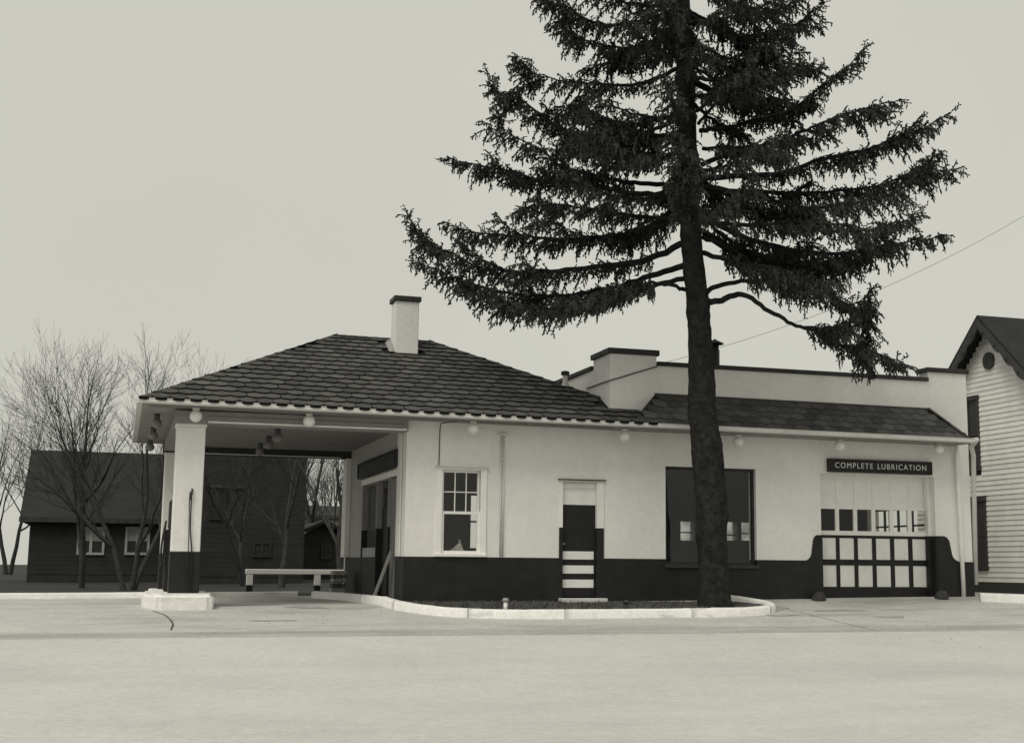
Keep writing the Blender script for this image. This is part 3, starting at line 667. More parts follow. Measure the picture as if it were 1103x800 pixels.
# ---- entrance on the canopy side: glazed shopfront, black-painted door
en = empty('entrance', (0.1, 2.4, 0), None, None); en.parent = ST
box('door_leaf', 'black_paint', en, 0.09, 0.13, 1.56, 2.69, 0.03, 1.72)
MB().box(0.09, 0.13, 1.56, 1.70, 1.721, 2.2).box(0.09, 0.13, 2.55, 2.69, 1.721, 2.2).box(0.09, 0.13, 1.70, 2.55, 2.1, 2.2).build('door_frame', 'wood_dark', en)
MB().poly([(0.11, 1.7, 1.72), (0.11, 2.55, 1.72), (0.11, 2.55, 2.1), (0.11, 1.7, 2.1)], [(0, 1, 2, 3)]).build('pane', 'glass', en)
for y in (0.76, 1.0, 1.25): bbox('side_panel', 'ceiling_board', en, 0.02, 0.06, y, y+0.22, 0.0, 2.22, b=0.008)
for ya_, yb_ in ((1.49, 1.555), (2.70, 2.79), (4.36, 4.44)):
    box('casing', 'soffit', en, -0.02, 0.1, ya_, yb_, 1.321, 2.25); box('painted_casing', 'black_paint', en, -0.021, 0.1, ya_, yb_, 0.0, 1.32)
MB().box(-0.04, 0.02, 0.72, 4.5, 2.251, 2.36).build('head_trim', 'white_paint', en)
MB().poly([(0.12, 2.8, 0.95), (0.12, 4.35, 0.95), (0.12, 4.35, 2.25), (0.12, 2.8, 2.25)], [(0, 1, 2, 3)]).build('pane', 'glass', en)
box('curtain', 'paper', en, 0.16, 0.18, 2.86, 3.02, 1.2, 2.2)
MB().box(0.09, 0.11, 1.56, 1.6, 0.9, 1.25).build('door_handle', 'metal_grey', en)

# ------------------------------------------------------------------ pump island, pumps, hoses
mb = MB(); prof = [(-4.42, 0.15), (-4.18, -0.34), (-3.34, -0.36), (-3.28, -0.30), (-3.28, 1.95), (-4.36, 1.95), (-4.42, 1.85)]
mb.prism(prof, 2, -0.4, 0.108)
bm = bmesh.new(); 
isl = mb.build('pump_island', 'curb_paint'); bm.from_mesh(isl.data); bmesh.ops.bevel(bm, geom=[e for e in bm.edges if any(v.co.z > 0.3 for v in e.verts)], offset=0.06, segments=3, affect='EDGES'); bm.to_mesh(isl.data); bm.free()
tag(isl, 'white concrete island under the front canopy pillar', 'island', kind='structure')
tag(MB().bbox(-4.2, -3.3, 5.75, 6.95, -0.4, 0.06, b=0.03).build('pillar_plinth', 'curb_paint'), kind='structure')
def pump(y, label):
    r = empty('fuel_pump', (-3.83, y, 0.108), label, 'fuel pump'); x, z = -3.83, 0.108
    bbox('cabinet', 'black_paint', r, x-.24, x+.24, y-.21, y+.21, z, z+1.10, b=0.03)
    bbox('upper_housing', 'dark_trim', r, x-.20, x+.20, y-.18, y+.18, z+1.101, z+1.62, b=0.03)
    MB().tube([(x, y-.19, z+1.40), (x, y-.175, z+1.40)], 0.14, 18).build('dial', 'paper', r)
    MB().lathe([(0.07, 0), (0.06, 0.04), (0.16, 0.10), (0.18, 0.2), (0.14, 0.30), (0.04, 0.34)], (x, y, z+1.62), 16).build('lamp_globe', 'soffit', r)
    MB().tube(smooth_path([(x-.24, y-.05, z+1.25), (x-.30, y-.12, z+0.8), (x-.29, y-.2, z+0.42), (x-.26, y-.24, z+0.7), (x-.255, y-.20, z+1.2)], 5), 0.018, 7).build('hose', 'rubber', r)
    return r
pump(1.35, 'black fuel pump on the island behind the front canopy pillar')
hs = empty('air_hose', (-3.75, -0.06, 0.11), 'black air hose with nozzle hanging on the front canopy pillar', 'hose')
a = at(205.5, 537, -0.06); b = at(202.8, 596, -0.06); c = at(206.5, 596, -0.05); e_ = at(206.5, 530, -0.05)
MB().tube(smooth_path([(e_[0]-.01, -.06, e_[2]), (a[0]-.02, -.075, a[2]), (b[0], -.07, b[2]), (b[0]-.02, -.08, .14)], 5), 0.008, 7).build('hose_line', 'rubber', hs)
MB().tube(smooth_path([(e_[0], -.05, e_[2]+.02), (e_[0]+.005, -.06, 1.2), (c[0], -.055, c[2]), (c[0]+.01, -.06, .14)], 5), 0.011, 7).build('hose_line', 'rubber', hs)
MB().tube([(e_[0]+.01, -.032, e_[2]+.06), (e_[0], -.075, e_[2]-.02), (e_[0]-.035, -.09, e_[2]-.16)], [0.014, 0.02, 0.009], 8).build('nozzle', 'steel_dark', hs)

# ------------------------------------------------------------------ lamps
def globe_lamp(px, py, label, v=-0.36, r=0.105):
    p = at(px, py, v); zs = ZE-0.012-0.0068*p[0]
    e = empty('globe_lamp', (p[0], v, p[2]-r), label, 'lamp', 'globe lamps under the eaves')
    prof = [(r*math.cos(a)*1.0+0.0005, r*math.sin(a)) for a in [math.radians(d) for d in range(-85, 66, 10)]]
    MB().lathe(prof, (p[0], v, p[2]), 20).build('globe', 'globe', e)
    MB().lathe([(0.05, 0), (0.062, 0.02), (0.062, max(0.03, zs-p[2]-r*0.9))], (p[0], v, p[2]+r*0.9), 16).build('socket', 'gutter_paint', e)
for px, py, lb in ((211, 448, 'white globe lamp under the eave directly above the front canopy pillar'), (333, 453.5, 'white globe lamp under the eave midway across the open canopy'),
                   (510, 461.5, 'white globe lamp under the eave above the small sash window'), (673, 470, 'white globe lamp under the eave between striped door and spruce trunk'),
                   (795, 476, 'white globe lamp under the eave just right of the spruce trunk'), (904.5, 480, 'white globe lamp above left end of the lubrication sign'), (1011, 483.5, 'white globe lamp above right end of the lubrication sign')):
    globe_lamp(px, py, lb)
def pendant(x, y, zt, label, grp):
    e = empty('pendant_lamp', (x, y, zt-0.26), label, 'lamp', grp)
    MB().lathe([(0.055, 0), (0.05, 0.07), (0.05, 0.11)], (x, y, zt-0.11), 12).build('holder', 'socket', e)
    r = 0.09; MB().lathe([(r*math.cos(a)+.0005, r*math.sin(a)) for a in [math.radians(d) for d in range(-85, 70, 12)]], (x, y, zt-0.17), 16).build('globe', 'ceiling_board', e)
for y, lb in ((1.4, 'nearest'), (3.0, 'middle'), (4.7, 'farthest')):
    pendant(-2.15, y, 3.10, lb+' small pendant lamp in the row beneath the canopy ceiling', 'pendant lamps under the canopy ceiling')
for y, lb in ((0.9, 'nearest'), (3.4, 'middle'), (6.1, 'farthest')):
    pendant(-4.33, y, 3.23, lb+' small pendant lamp in the row along the left canopy eave', 'pendant lamps along the left eave')

# ------------------------------------------------------------------ signs
def text_mesh(body, size, mtx, m, parent, name='lettering', sx=1.0):
    cu = bpy.data.curves.new(name, 'FONT'); cu.body = body; cu.size = size; cu.extrude = 0.004; cu.align_x = 'CENTER'; cu.align_y = 'CENTER'; cu.space_character = 1.25; cu.space_word = 1.4; cu.offset = -0.0008
    tmp = bpy.data.objects.new('tmp', cu); col.objects.link(tmp)
    me = bpy.data.meshes.new_from_object(tmp.evaluated_get(bpy.context.evaluated_depsgraph_get())); bpy.data.objects.remove(tmp)
    xs = [v.co.x for v in me.vertices]; w = max(xs)-min(xs); k = sx/w if sx else 1.0
    me.transform(Matrix.Diagonal((k, 1, 1, 1))); me.transform(mtx)
    me.transform(Matrix.Translation(-wloc(parent))); me.materials.clear(); me.materials.append(MATS[m])
    o = bpy.data.objects.new(name, me); col.objects.link(o); o.parent = parent; return o
sg = empty('lubrication_sign', (9.73, -0.04, 2.51), 'dark board lettered COMPLETE LUBRICATION in white above the garage door', 'sign')
bbox('board', 'black_paint', sg, 8.535, 10.925, -0.075, -0.002, 2.515, 2.785, b=0.006)
MB().box(8.535, 10.925, -0.088, -0.076, 2.765, 2.783).box(8.535, 10.925, -0.088, -0.076, 2.517, 2.532).box(8.535, 8.553, -0.088, -0.076, 2.533, 2.764).box(10.907, 10.925, -0.088, -0.076, 2.533, 2.764).build('border', 'dark_trim', sg)
text_mesh('COMPLETE LUBRICATION', 0.158, Matrix.Translation((9.735, -0.083, 2.647)) @ Matrix.Rotation(math.pi/2, 4, 'X'), 'letters', sg, sx=2.10)
s2 = empty('entrance_sign', (-0.03, 2.65, 2.40), 'dark framed board above the entrance beneath the canopy', 'sign')
bbox('board', 'dark_trim', s2, -0.075, -0.002, 0.62, 4.72, 2.405, 2.725, b=0.006)
MB().box(-0.095, -0.076, 0.62, 4.72, 2.69, 2.725).box(-0.095, -0.076, 0.62, 4.72, 2.405, 2.44).box(-0.095, -0.076, 0.62, 0.68, 2.441, 2.689).box(-0.095, -0.076, 4.66, 4.72, 2.441, 2.689).build('border', 'black_paint', s2)

# ------------------------------------------------------------------ small things on the front
def pipe_thing():
    e = empty('wall_pipe', (1.79, -0.03, 0.76), 'thin white vent pipe with flared top on the wall beside the sash window', 'pipe')
    x = 1.79; [MB().tube([(x+o_, -.03, 0.77), (x+o_, -.03, 3.0)], 0.012, 8).build('conduit', 'gutter_paint', e) for o_ in (-.022, .024)]
    bbox('bracket', 'gutter_paint', e, x-.085, x+.085, -.05, -0.001, 2.985, 3.04); bbox('strap', 'gutter_paint', e, x-.045, x+.045, -.047, -0.001, 2.55, 2.58, b=0.003)
pipe_thing()
tag(MB().tube([(0.60, -0.012, 2.40), (0.605, -0.012, 3.05), (0.62, -0.02, 3.17), (0.85, -0.3, 3.185)], 0.008, 6).build('cable', 'wire'), 'thin dark cable running up the wall from the sash window', 'cable')
# wheel guards beside the garage door
def guard(px, py, label):
    p = at(px, py, -0.16); x = p[0]; g = gz(x, -0.16)
    mb = MB().lathe([(0.16, -0.05), (0.15, 0.04), (0.12, 0.11), (0.07, 0.155), (0.02, 0.165)], (x, -0.18, g), 16)
    mb.v = [(a+0.02*math.sin(7*c_+b), b+0.02*math.cos(9*a), c_) for a, b, c_ in mb.v]
    return tag(mb.build('wheel_guard', 'stone'), label, 'wheel guard', 'wheel guards beside the garage door')
guard(881, 630, 'dark rounded guard stone at left foot of the garage door'); guard(1013, 630, 'dark rounded guard stone at right foot of the garage door')
# short pipes in the bed
def bed_pipe(px, y, h, m, mc, label):
    p = at(px, 655, y); x = p[0]; z = bed_z(x, y); e = empty('fill_pipe', (x, y, z), label, 'pipe')
    MB().lathe([(0.035, -0.06), (0.035, h)], (x, y, z), 12).build('pipe_body', m, e); MB().lathe([(0.055, 0), (0.06, 0.02), (0.05, 0.05), (0.02, 0.06)], (x, y, z+h), 12).build('pipe_cap', mc, e)
bed_pipe(544.5, -1.9, 0.14, 'white_paint', 'metal_grey', 'short white capped pipe standing behind the island curb')
bed_pipe(674.5, -1.8, 0.10, 'dark_trim', 'dark_trim', 'short dark capped pipe in the bed right of the striped door')
tag(MB().bbox(5.05, 5.75, -2.04, -1.95, -0.16, -0.085, b=0.02).build('stone_block', 'curb_paint'), 'pale stone strip lying in the bed right of the spruce trunk', 'stone')
# guard rail behind the canopy
rl = empty('guard_rail', (-0.9, 9.0, -0.14), 'low white rail on dark-footed posts behind the canopy', 'guard rail')
zr = at(300, 616, 9.0)[2]
bbox('rail', 'white_paint', rl, at(264.5, 612, 9)[0], at(374, 615, 9)[0], 8.93, 9.07, zr-0.05, zr+0.07, b=0.012)
for px in (268.5, 341.5):
    x = at(px, 630, 9.0)[0]; po = bbox('post', 'white_paint', rl, x-.075, x+.075, 8.935, 9.065, 0.10, zr-0.051, b=0.01); bbox('post_foot', 'black_paint', po, x-.073, x+.073, 8.937, 9.063, gz(x, 9)-0.1, 0.099, b=0.008)
# crates and leaning board by the entrance
for k, (x, y, z, s, lb) in enumerate(((-0.36, 5.25, gz(-.4, 5.2), 0.30, 'dark wooden crate on the ground at the rear corner of the office'), (-0.34, 5.22, gz(-.4, 5.2)+0.305, 0.27, 'weathered crate stacked on another at the rear corner of the office'))):
    e = empty('crate', (x, y, z), lb, 'crate', 'crates by the entrance'); h = s
    box('crate_floor', 'wood_dark', e, x-.13, x+.13, y-.19, y+.19, z+.002, z+.02)
    for j in range(3):
        zz = z+.022+j*(h-.025)/3; hh = (h-.025)/3-.012
        box('slat', 'wood_pale' if (j+k) % 2 else 'wood_dark', e, x-.14, x+.14, y-.205, y-.19, zz, zz+hh); box('slat', 'wood_dark', e, x-.14, x+.14, y+.19, y+.205, zz, zz+hh)
        box('slat', 'wood_pale' if (j+k) % 2 else 'wood_dark', e, x-.145, x-.13, y-.188, y+.188, zz, zz+hh); box('slat', 'wood_dark', e, x+.13, x+.145, y-.188, y+.188, zz, zz+hh)
p0_, p1_ = at(401, 639, 1.2), at(418.5, 600, 1.0)
lb_ = MB(); a = Vector(p0_); a.z = gz(a.x, a.y)+0.015; b = Vector((-0.05, 0.95, 0.86))
d = (b-a).normalized(); sd_ = Vector((0, 1, 0)).cross(d).normalized(); wv = d.cross(sd_).normalized()
lb_.poly([a+sd_*s*.02+wv*t*.06 for s in (-1, 1) for t in (-1, 1)]+[b+sd_*s*.02+wv*t*.06 for s in (-1, 1) for t in (-1, 1)], [(0, 1, 3, 2), (4, 6, 7, 5), (0, 4, 5, 1), (2, 3, 7, 6), (0, 2, 6, 4), (1, 5, 7, 3)])
tag(lb_.build('leaning_plank', 'wood_pale'), 'pale weathered plank leaning against the wall beside the entrance', 'plank')
# papers in the sash window
sh = box('window_shelf', 'wood_dark', ST, 0.56, 1.5, 0.33, 0.6, 0.78, 0.82)
cd = MB(); cd.prism([(0.86, 0.82), (1.20, 0.82), (1.19, 0.87), (1.12, 1.02), (1.06, 0.99), (1.0, 0.93), (0.90, 0.87)], 1, 0.36, 0.42).prism([(1.14, 0.82), (1.21, 0.82), (1.13, 1.08), (1.10, 1.06)], 1, 0.43, 0.5)
tag(cd.build('paper_pile', 'paper'), 'pale crumpled papers and folded card inside the sash window', 'papers')
# ------------------------------------------------------------------ service wire and pole
tw = Vector((4.93, -0.07, 4.50)); we = Vector(at(1160, 197, 1.0))
def wire_pts(a, b, sag, n=30): return [a.lerp(b, i/n)-Vector((0, 0, sag*4*(i/n)*(1-i/n))) for i in range(n+1)]
w1 = empty('service_wire', tuple(tw), 'thin wire rising from the parapet pier past the spruce to the upper right', 'wire')
MB().tube(wire_pts(tw, we, 0.45), 0.0042, 5).build('wire_span', 'wire', w1)
pw = [tw, Vector((4.86, -0.03, 4.44)), Vector((3.90, -0.02, at(656.5, 410, 0)[2])), Vector((3.89, 0.4, at(645, 414.8, 0.45)[2])), Vector((3.895, 1.5, 4.1))]
MB().tube([pw[0], pw[1], pw[2], (3.885, -0.01, pw[2].z), (3.89, 1.3, at(622, 422, 3.89, 0)[2])], 0.011, 6).build('wall_cable', 'wire', w1)
pz = we.z; up = empty('utility_pole', (we.x+.1, 1.0, gz(we.x, 1)), 'dark wooden utility pole beyond the right side of the frame', 'utility pole')
MB().tube([(we.x+.15, 1.0, -0.3), (we.x+.15, 1.0, pz+0.6)], [0.16, 0.11], 12).build('pole', 'bark', up); bbox('crossarm', 'wood_dark', up, we.x-.9, we.x+1.2, 0.9, 1.02, pz-.12, pz-.01)

# ------------------------------------------------------------------ clapboard house on the right
HX, HV, HHW, HPK, HSL = 14.0, 2.03, 3.2, 6.20, 0.90
hs_ = empty('clapboard_house', (HX+3, HV, 0), 'white clapboard house with dark scrolled gable boards beyond the station', 'house')
HEZ = HPK-HHW*HSL
sidew = MB(); sidew.prism([(HV-HHW, -0.3), (HV+HHW, -0.3), (HV+HHW, HEZ), (HV, HPK), (HV-HHW, HEZ)], 0, HX+0.03, HX+8)
sidew.build('wall_core', 'brown_trim', hs_)
def wpix(x0, y0, x1, y1): a = at(x0, y0, HX, 0); b = at(x1, y1, HX, 0); return (min(a[1], b[1]), max(a[1], b[1]), min(a[2], b[2]), max(a[2], b[2]))
uw = wpix(1032, 434, 1055, 503.5); lw = wpix(1036, 541, 1063, 611)
# clapboards, each a board of its own, split round the windows
z = 0.35; bh = 0.115
while z < HPK-0.05:
    hw = min(HHW, (HPK-z-bh*0.5)/HSL); segs = [(HV-hw, HV+hw)]
    for w_ in (uw, lw, (uw[0]-2.9, uw[1]-2.9, uw[2], uw[3]), (lw[0]-2.9, lw[1]-2.9, lw[2], lw[3])):
        if w_[2]-.06 < z+bh and z < w_[3]+.06:
            ns = []
            for s in segs:
                if s[1] <= w_[0]-.08 or s[0] >= w_[1]+.08: ns.append(s); continue
                if s[0] < w_[0]-.08: ns.append((s[0], w_[0]-.08))
                if s[1] > w_[1]+.08: ns.append((w_[1]+.08, s[1]))
            segs = ns
    for a, b in segs:
        if b-a < 0.1: continue
        MB().prism([(HX-0.018, z-0.02), (HX+0.028, z-0.02), (HX+0.028, z+bh), (HX+0.004, z+bh)], 1, a, b).build('clapboard', 'clapboard', hs_)
    z += bh
for w_ in (uw, lw, (uw[0]-2.9, uw[1]-2.9, uw[2], uw[3]), (lw[0]-2.9, lw[1]-2.9, lw[2], lw[3])):
    wi = MB().box(HX-.035, HX+.029, w_[0]-.08, w_[0], w_[2], w_[3]).box(HX-.035, HX+.029, w_[1], w_[1]+.08, w_[2], w_[3]).box(HX-.05, HX+.029, w_[0]-.1, w_[1]+.1, w_[3], w_[3]+.1).box(HX-.06, HX+.029, w_[0]-.1, w_[1]+.1, w_[2]-.06, w_[2]).build('window', 'brown_trim', hs_)
    MB().poly([(HX+.01, w_[0], w_[2]), (HX+.01, w_[1], w_[2]), (HX+.01, w_[1], w_[3]), (HX+.01, w_[0], w_[3])], [(0, 1, 2, 3)]).build('pane', 'dull_glass', wi)
    box('shutter', 'dark_wall', wi, HX+.014, HX+.028, w_[0], w_[1], w_[2], w_[3])
    zm_ = (w_[2]+w_[3])/2; MB().box(HX-.015, HX+.009, w_[0], w_[1], zm_-.03, zm_+.03).box(HX-.014, HX+.008, (w_[0]+w_[1])/2-.02, (w_[0]+w_[1])/2+.02, w_[2], w_[3]).build('muntin', 'brown_trim', wi)
MB().tube([(HX-.06, HV+.05, 5.36), (HX+.03, HV+.05, 5.36)], 0.20, 20).build('gable_vent', 'brown_trim', hs_)
# roof with overhang and scalloped gable boards
ov = 0.34; rth = 0.12
for sgn in (-1, 1):
    e0 = HHW+0.4
    MB().poly([(HX-ov, HV, HPK+rth), (HX-ov, HV+sgn*e0, HPK+rth-e0*HSL), (HX+8.4, HV+sgn*e0, HPK+rth-e0*HSL), (HX+8.4, HV, HPK+rth),
               (HX-ov, HV, HPK+rth+.08), (HX-ov, HV+sgn*e0, HPK+rth+.08-e0*HSL), (HX+8.4, HV+sgn*e0, HPK+rth+.08-e0*HSL), (HX+8.4, HV, HPK+rth+.08)],
              [(0, 1, 2, 3), (7, 6, 5, 4), (0, 4, 5, 1), (1, 5, 6, 2), (2, 6, 7, 3), (3, 7, 4, 0)]).build('roof_slope', 'dark_roof', hs_)
    bb = [(HV, HPK+rth-.02)]; n = 60
    low = []
    for k in range(n+1):
        t = k/n; y = HV+sgn*e0*t; zl = HPK+rth-e0*HSL*t; low.append((y, zl-0.20-0.09*abs(math.sin(t*math.pi*9))))
    pts = [(HV, HPK+rth-.005), (HV+sgn*e0, HPK+rth-.005-e0*HSL)]+low[::-1]
    MB().prism(pts if sgn < 0 else pts[::-1], 0, HX-ov-0.004, HX-ov+0.035).build('gable_board', 'brown_trim', hs_)
    for k in range(9):
        t = (k+.5)/9; y = HV+sgn*e0*t; zl = HPK+rth-e0*HSL*t-.20
        MB().tube([(HX-ov-.012, y, zl), (HX-ov-.006, y, zl)], 0.045, 12).build('scroll_rosette', 'dark_wall', hs_)
box('foundation', 'stone', hs_, HX-.02, HX+8, HV-HHW, HV+HHW, -0.4, 0.32)

# ------------------------------------------------------------------ far houses
def far_house(name, label, px0, px1, v, zeave, zridge, depth, wm, rm, wins=(), gable_front=False, ov=0.35, group=None, base=-0.4):
    a = at(px0, 600, v)[0]; b = at(px1, 600, v)[0]; xm = (a+b)/2
    e = empty(name, (xm, v+depth/2, gz(xm, v)), label, 'house', group)
    box('wall', wm, e, a, b, v, v+depth, base, zeave)
    m = MB()
    if gable_front:
        m.prism([(a-ov, zeave-.1), (a-ov, zeave+.05), (xm, zridge+.15), (b+ov, zeave+.05), (b+ov, zeave-.1), (xm, zridge)], 1, v-ov, v+depth+ov); m.build('roof', rm, e)
        MB().poly([(a, v+.01, zeave), (b, v+.01, zeave), (xm, v+.01, zridge)], [(0, 1, 2)]).build('gable', wm, e)
    else:
        m.prism([(v-ov, zeave-.12), (v-ov, zeave+.03), (v+depth/2, zridge), (v+depth+ov, zeave+.03), (v+depth+ov, zeave-.12)], 0, a-ov, b+ov); m.build('roof', rm, e)
    sd_m = MB(); z_ = 0.15
    while z_ < zeave-.2:
        sd_m.prism([(v-.016, z_), (v-.002, z_), (v-.002, z_+.16), (v-.012, z_+.16)], 0, a, b); z_ += .165
    tag(sd_m.build('siding_boards', wm, e), kind='stuff')
    if not gable_front: box('fascia', 'bare_bark', e, a-ov-.02, b+ov+.02, v-ov-.03, v-ov-.002, zeave-.14, zeave+.04)
    for (x0p, y0p, x1p, y1p, fm) in wins:
        p, q = at(x0p, y0p, v), at(x1p, y1p, v); t = .09
        f = MB().box(p[0], q[0], v-.06, v-.001, p[2]-t, p[2]).box(p[0], q[0], v-.07, v-.001, q[2], q[2]+t).box(p[0], p[0]+t, v-.06, v-.001, q[2]+t, p[2]-t).box(q[0]-t, q[0], v-.06, v-.001, q[2]+t, p[2]-t)
        cx = (p[0]+q[0])/2; f.box(cx-.05, cx+.05, v-.055, v-.001, q[2]+t, p[2]-t); f = f.build('window', fm, e)
        for (g0, g1) in ((p[0]+t, cx-.05), (cx+.05, q[0]-t)):
            MB().poly([(g0, v-.02, q[2]+t), (g1, v-.02, q[2]+t), (g1, v-.02, p[2]-t), (g0, v-.02, p[2]-t)], [(0, 1, 2, 3)]).build('pane', 'steel_dark', f)
            box('shade', 'soffit' if fm == 'pale_wall' else 'dark_roof', f, g0, g1, v-.03, v-.022, p[2]-t-(p[2]-q[2])*.42, p[2]-t)
    return e
far_house('bungalow', 'dark low house with white paired window left of the canopy', 30, 196, 30, at(150, 560, 30)[2], at(150, 487, 33)[2], 7, 'dark_wall', 'dark_roof',
          wins=((135.5, 567, 160.5, 597.5, 'pale_wall'), (84, 567, 112, 597.5, 'pale_wall')))
hB = far_house('dark_house', 'tall dark house seen through the open canopy', 202, 327, 24, 6.0, 7.4, 9, 'dark_wall', 'dark_roof', wins=((226, 526, 243, 560, 'dark_roof'), (272, 583, 292, 600, 'dark_roof')))
a_ = at(215, 523, 23.9); b_ = at(262, 523, 23.9)
box('belt_course', 'bare_bark', hB, a_[0], b_[0], 23.9, 23.999, a_[2]-.06, a_[2]+.06)
far_house('backyard_garage', 'small dark gabled garage behind the guard rail', 322, 374, 34, at(345, 577, 34)[2], at(345, 564, 34)[2], 6, 'dark_wall', 'dark_roof', gable_front=True, wins=((346, 586, 356, 602, 'bare_bark'),))
far_house('pale_house', 'pale distant house half hidden by bare trees behind the garage', 326, 392, 58, at(350, 556, 58)[2], at(350, 543, 60)[2], 8, 'pale_wall', 'dark_roof')

# ------------------------------------------------------------------ bare trees
def bare_tree(name, label, px, v, height, stems, seed, lean=(0, 0), spread=0.5, r0=0.16, levels=4, group='bare trees behind the station', fork=0.25):
    R = random.Random(seed); x = at(px, 630, v)[0]; g = gz(x, v)
    e = empty(name, (x, v, g), label, 'tree', group); tr = MB(); br = MB(); tw_ = MB()
    def grow(p, d, ln, r, lv):
        pts = [p]; rr = [r]; n = 4 if lv < 3 else 3; q = p
        for i in range(n):
            d = (d+Vector((R.uniform(-.16, .16), R.uniform(-.16, .16), R.uniform(-.05, .14)))).normalized(); q = q+d*ln/n; pts.append(q); rr.append(max(0.0028, r*(1-0.42*(i+1)/n)))
        (tr if lv == 0 else br if lv < 3 else tw_).tube(pts, rr, 7 if lv < 2 else 4 if lv < 4 else 3, caps=False)
        if lv >= levels: return
        nb = R.randint(2, 3) if lv < 2 else R.randint(2, 4)
        for k in range(nb):
            i = R.randint(1 if lv else 2, n); a = R.uniform(0, 6.283); b = R.uniform(0.35, 0.85)*(.8+spread*.5)
            s = d.orthogonal().normalized(); s.rotate(Matrix.Rotation(a, 3, d)); nd_ = (d*math.cos(b)+s*math.sin(b)); nd_.z += 0.18
            grow(pts[i], nd_.normalized(), ln*R.uniform(.55, .8), max(0.0035, rr[i]*R.uniform(.5, .72)), lv+1)
        grow(pts[-1], d, ln*.7, rr[-1]*.9, lv+1)
    for s in range(stems):
        a = s*6.283/max(1, stems)+seed; o = 0.0 if stems == 1 else spread*0.55
        grow(Vector((x+0.12*math.cos(a)*(stems > 1), v+0.12*math.sin(a)*(stems > 1), g-0.1)), Vector((o*math.cos(a)+lean[0], o*math.sin(a)+lean[1], 1)).normalized(), height*0.30, r0, 0)
    tr.build('trunk', 'bare_bark', e); tag(br.build('branches', 'bare_bark', e), kind='stuff'); tag(tw_.build('twigs', 'bare_bark', e), kind='stuff'); return e
bare_tree('bare_tree', 'tall leafless tree with many stems left of the canopy roof', 140, 15, 8.6, 3, 3, (0.10, 0), 0.6, 0.085, 5)
bare_tree('bare_tree', 'leafless tree at the far left beside the low dark house', 88, 19, 9.0, 2, 11, (0.02, 0), 0.6, 0.10, 5)
bare_tree('bare_tree', 'straight leafless tree in front of the tall dark house', 303, 16, 8.0, 1, 5, (0, 0), 0.6, 0.11, 5)
bare_tree('bare_tree', 'slender leafless tree leaning left beside the office rear corner', 371, 13, 8.5, 1, 8, (-0.08, 0), 0.5, 0.11)
bare_tree('bare_tree', 'small leafless tree just right of the front canopy pillar', 262, 20, 7.0, 2, 14, (-0.12, 0), 0.6, 0.08, 5)
bare_tree('bare_tree', 'leafless tree behind the small garage', 348, 42, 11, 2, 21, (0.05, 0), 0.7, 0.2)

for px_, v_, h_, sd_2, lb in ((8, 60, 12, 31, 'distant leafless tree at the left edge behind the low house'), (338, 75, 12, 33, 'distant leafless tree seen left of the office rear corner'), (366, 82, 13, 35, 'distant leafless tree seen just beside the office rear corner'), (190, 52, 9, 37, 'distant leafless tree behind the ridge of the low house')):
    bare_tree('bare_tree', lb, px_, v_, h_, 2, sd_2, (0, 0), .6, .14, 5)
# ------------------------------------------------------------------ the spruce
SV = -1.25
TRK = [(771, 656, 42), (770, 645, 35), (769, 605, 31), (766, 560, 33), (764, 520, 34), (761, 480, 33), (759, 462, 31), (757, 446, 31), (756, 405, 28), (753, 355, 24), (751, 322, 24), (746, 270, 22), (742, 210, 21), (740, 150, 20), (739, 100, 19), (737, 50, 17), (735, 0, 15)]
tp = [Vector(at(x, y, SV)) for x, y, w_ in TRK]; tr_ = [w_/2/FPX*float((np.array(p)-CAM)@fw) for p, (x, y, w_) in zip(tp, TRK)]
tp[0].z = bed_z(tp[0].x, SV)-0.12
topd = Vector((-0.01, 0.0, 1)); p = tp[-1].copy()
for k in range(1, 9): tp.append(p+topd*k*1.15); tr_.append(tr_[16]*(1-k/8.6))
SP = empty('spruce_tree', (tp[0].x, SV, bed_z(tp[0].x, SV)), 'tall dark spruce with drooping boughs rising from the bed in front of the station', 'tree')
def dense(pts, rad, n):
    o, r = [], []
    for i in range(len(pts)-1):
        for k in range(n): t = k/n; o.append(pts[i].lerp(pts[i+1], t)); r.append(rad[i]*(1-t)+rad[i+1]*t)
    return o+[pts[-1]], r+[rad[-1]]
dp, drr = dense(tp, tr_, 7)
knot = [(random.uniform(0, 12), random.uniform(0, 6.28), random.uniform(.05, .16)) for _ in range(46)]
def bark_j(p, an, i):
    j = 1+0.05*math.sin(3*an+p.z*2.1)+0.035*math.sin(7*an-p.z*5)+random.uniform(-.045, .045)
    for kz, ka, kr in knot:
        d2 = ((p.z-kz)/0.10)**2+(math.sin((an-ka)/2)*2/0.5)**2
        if d2 < 6: j += kr*math.exp(-d2)
    return j
MB().tube(dp, drr, 22, jitter=bark_j).build('trunk', 'bark', SP)
vd = np.array((tp[5].x-CAM[0], SV-CAM[1], 0.0)); vd /= np.linalg.norm(vd); VD = Vector(vd); LAT = Vector((vd[1], -vd[0], 0))
def trunk_at(z):
    for a, b in zip(tp, tp[1:]):
        if a.z <= z <= b.z: return a.lerp(b, (z-a.z)/(b.z-a.z))
    return tp[-1]
def pix_on(px, py, delta):
    d = ray(px, py); c0 = np.array(tp[6]); n_ = vd; t = ((c0-CAM)@n_+delta)/(d@n_); return Vector(CAM+d*t)
def catmull(pts, n=5):
    out = []
    for i in range(len(pts)-1):
        p0, p1, p2, p3 = pts[max(i-1, 0)], pts[i], pts[i+1], pts[min(i+2, len(pts)-1)]
        for k in range(n):
            t = k/n; out.append(0.5*((2*p1)+(-p0+p2)*t+(2*p0-5*p1+4*p2-p3)*t*t+(-p0+3*p1-3*p2+p3)*t*t*t))
    return out+[pts[-1]]
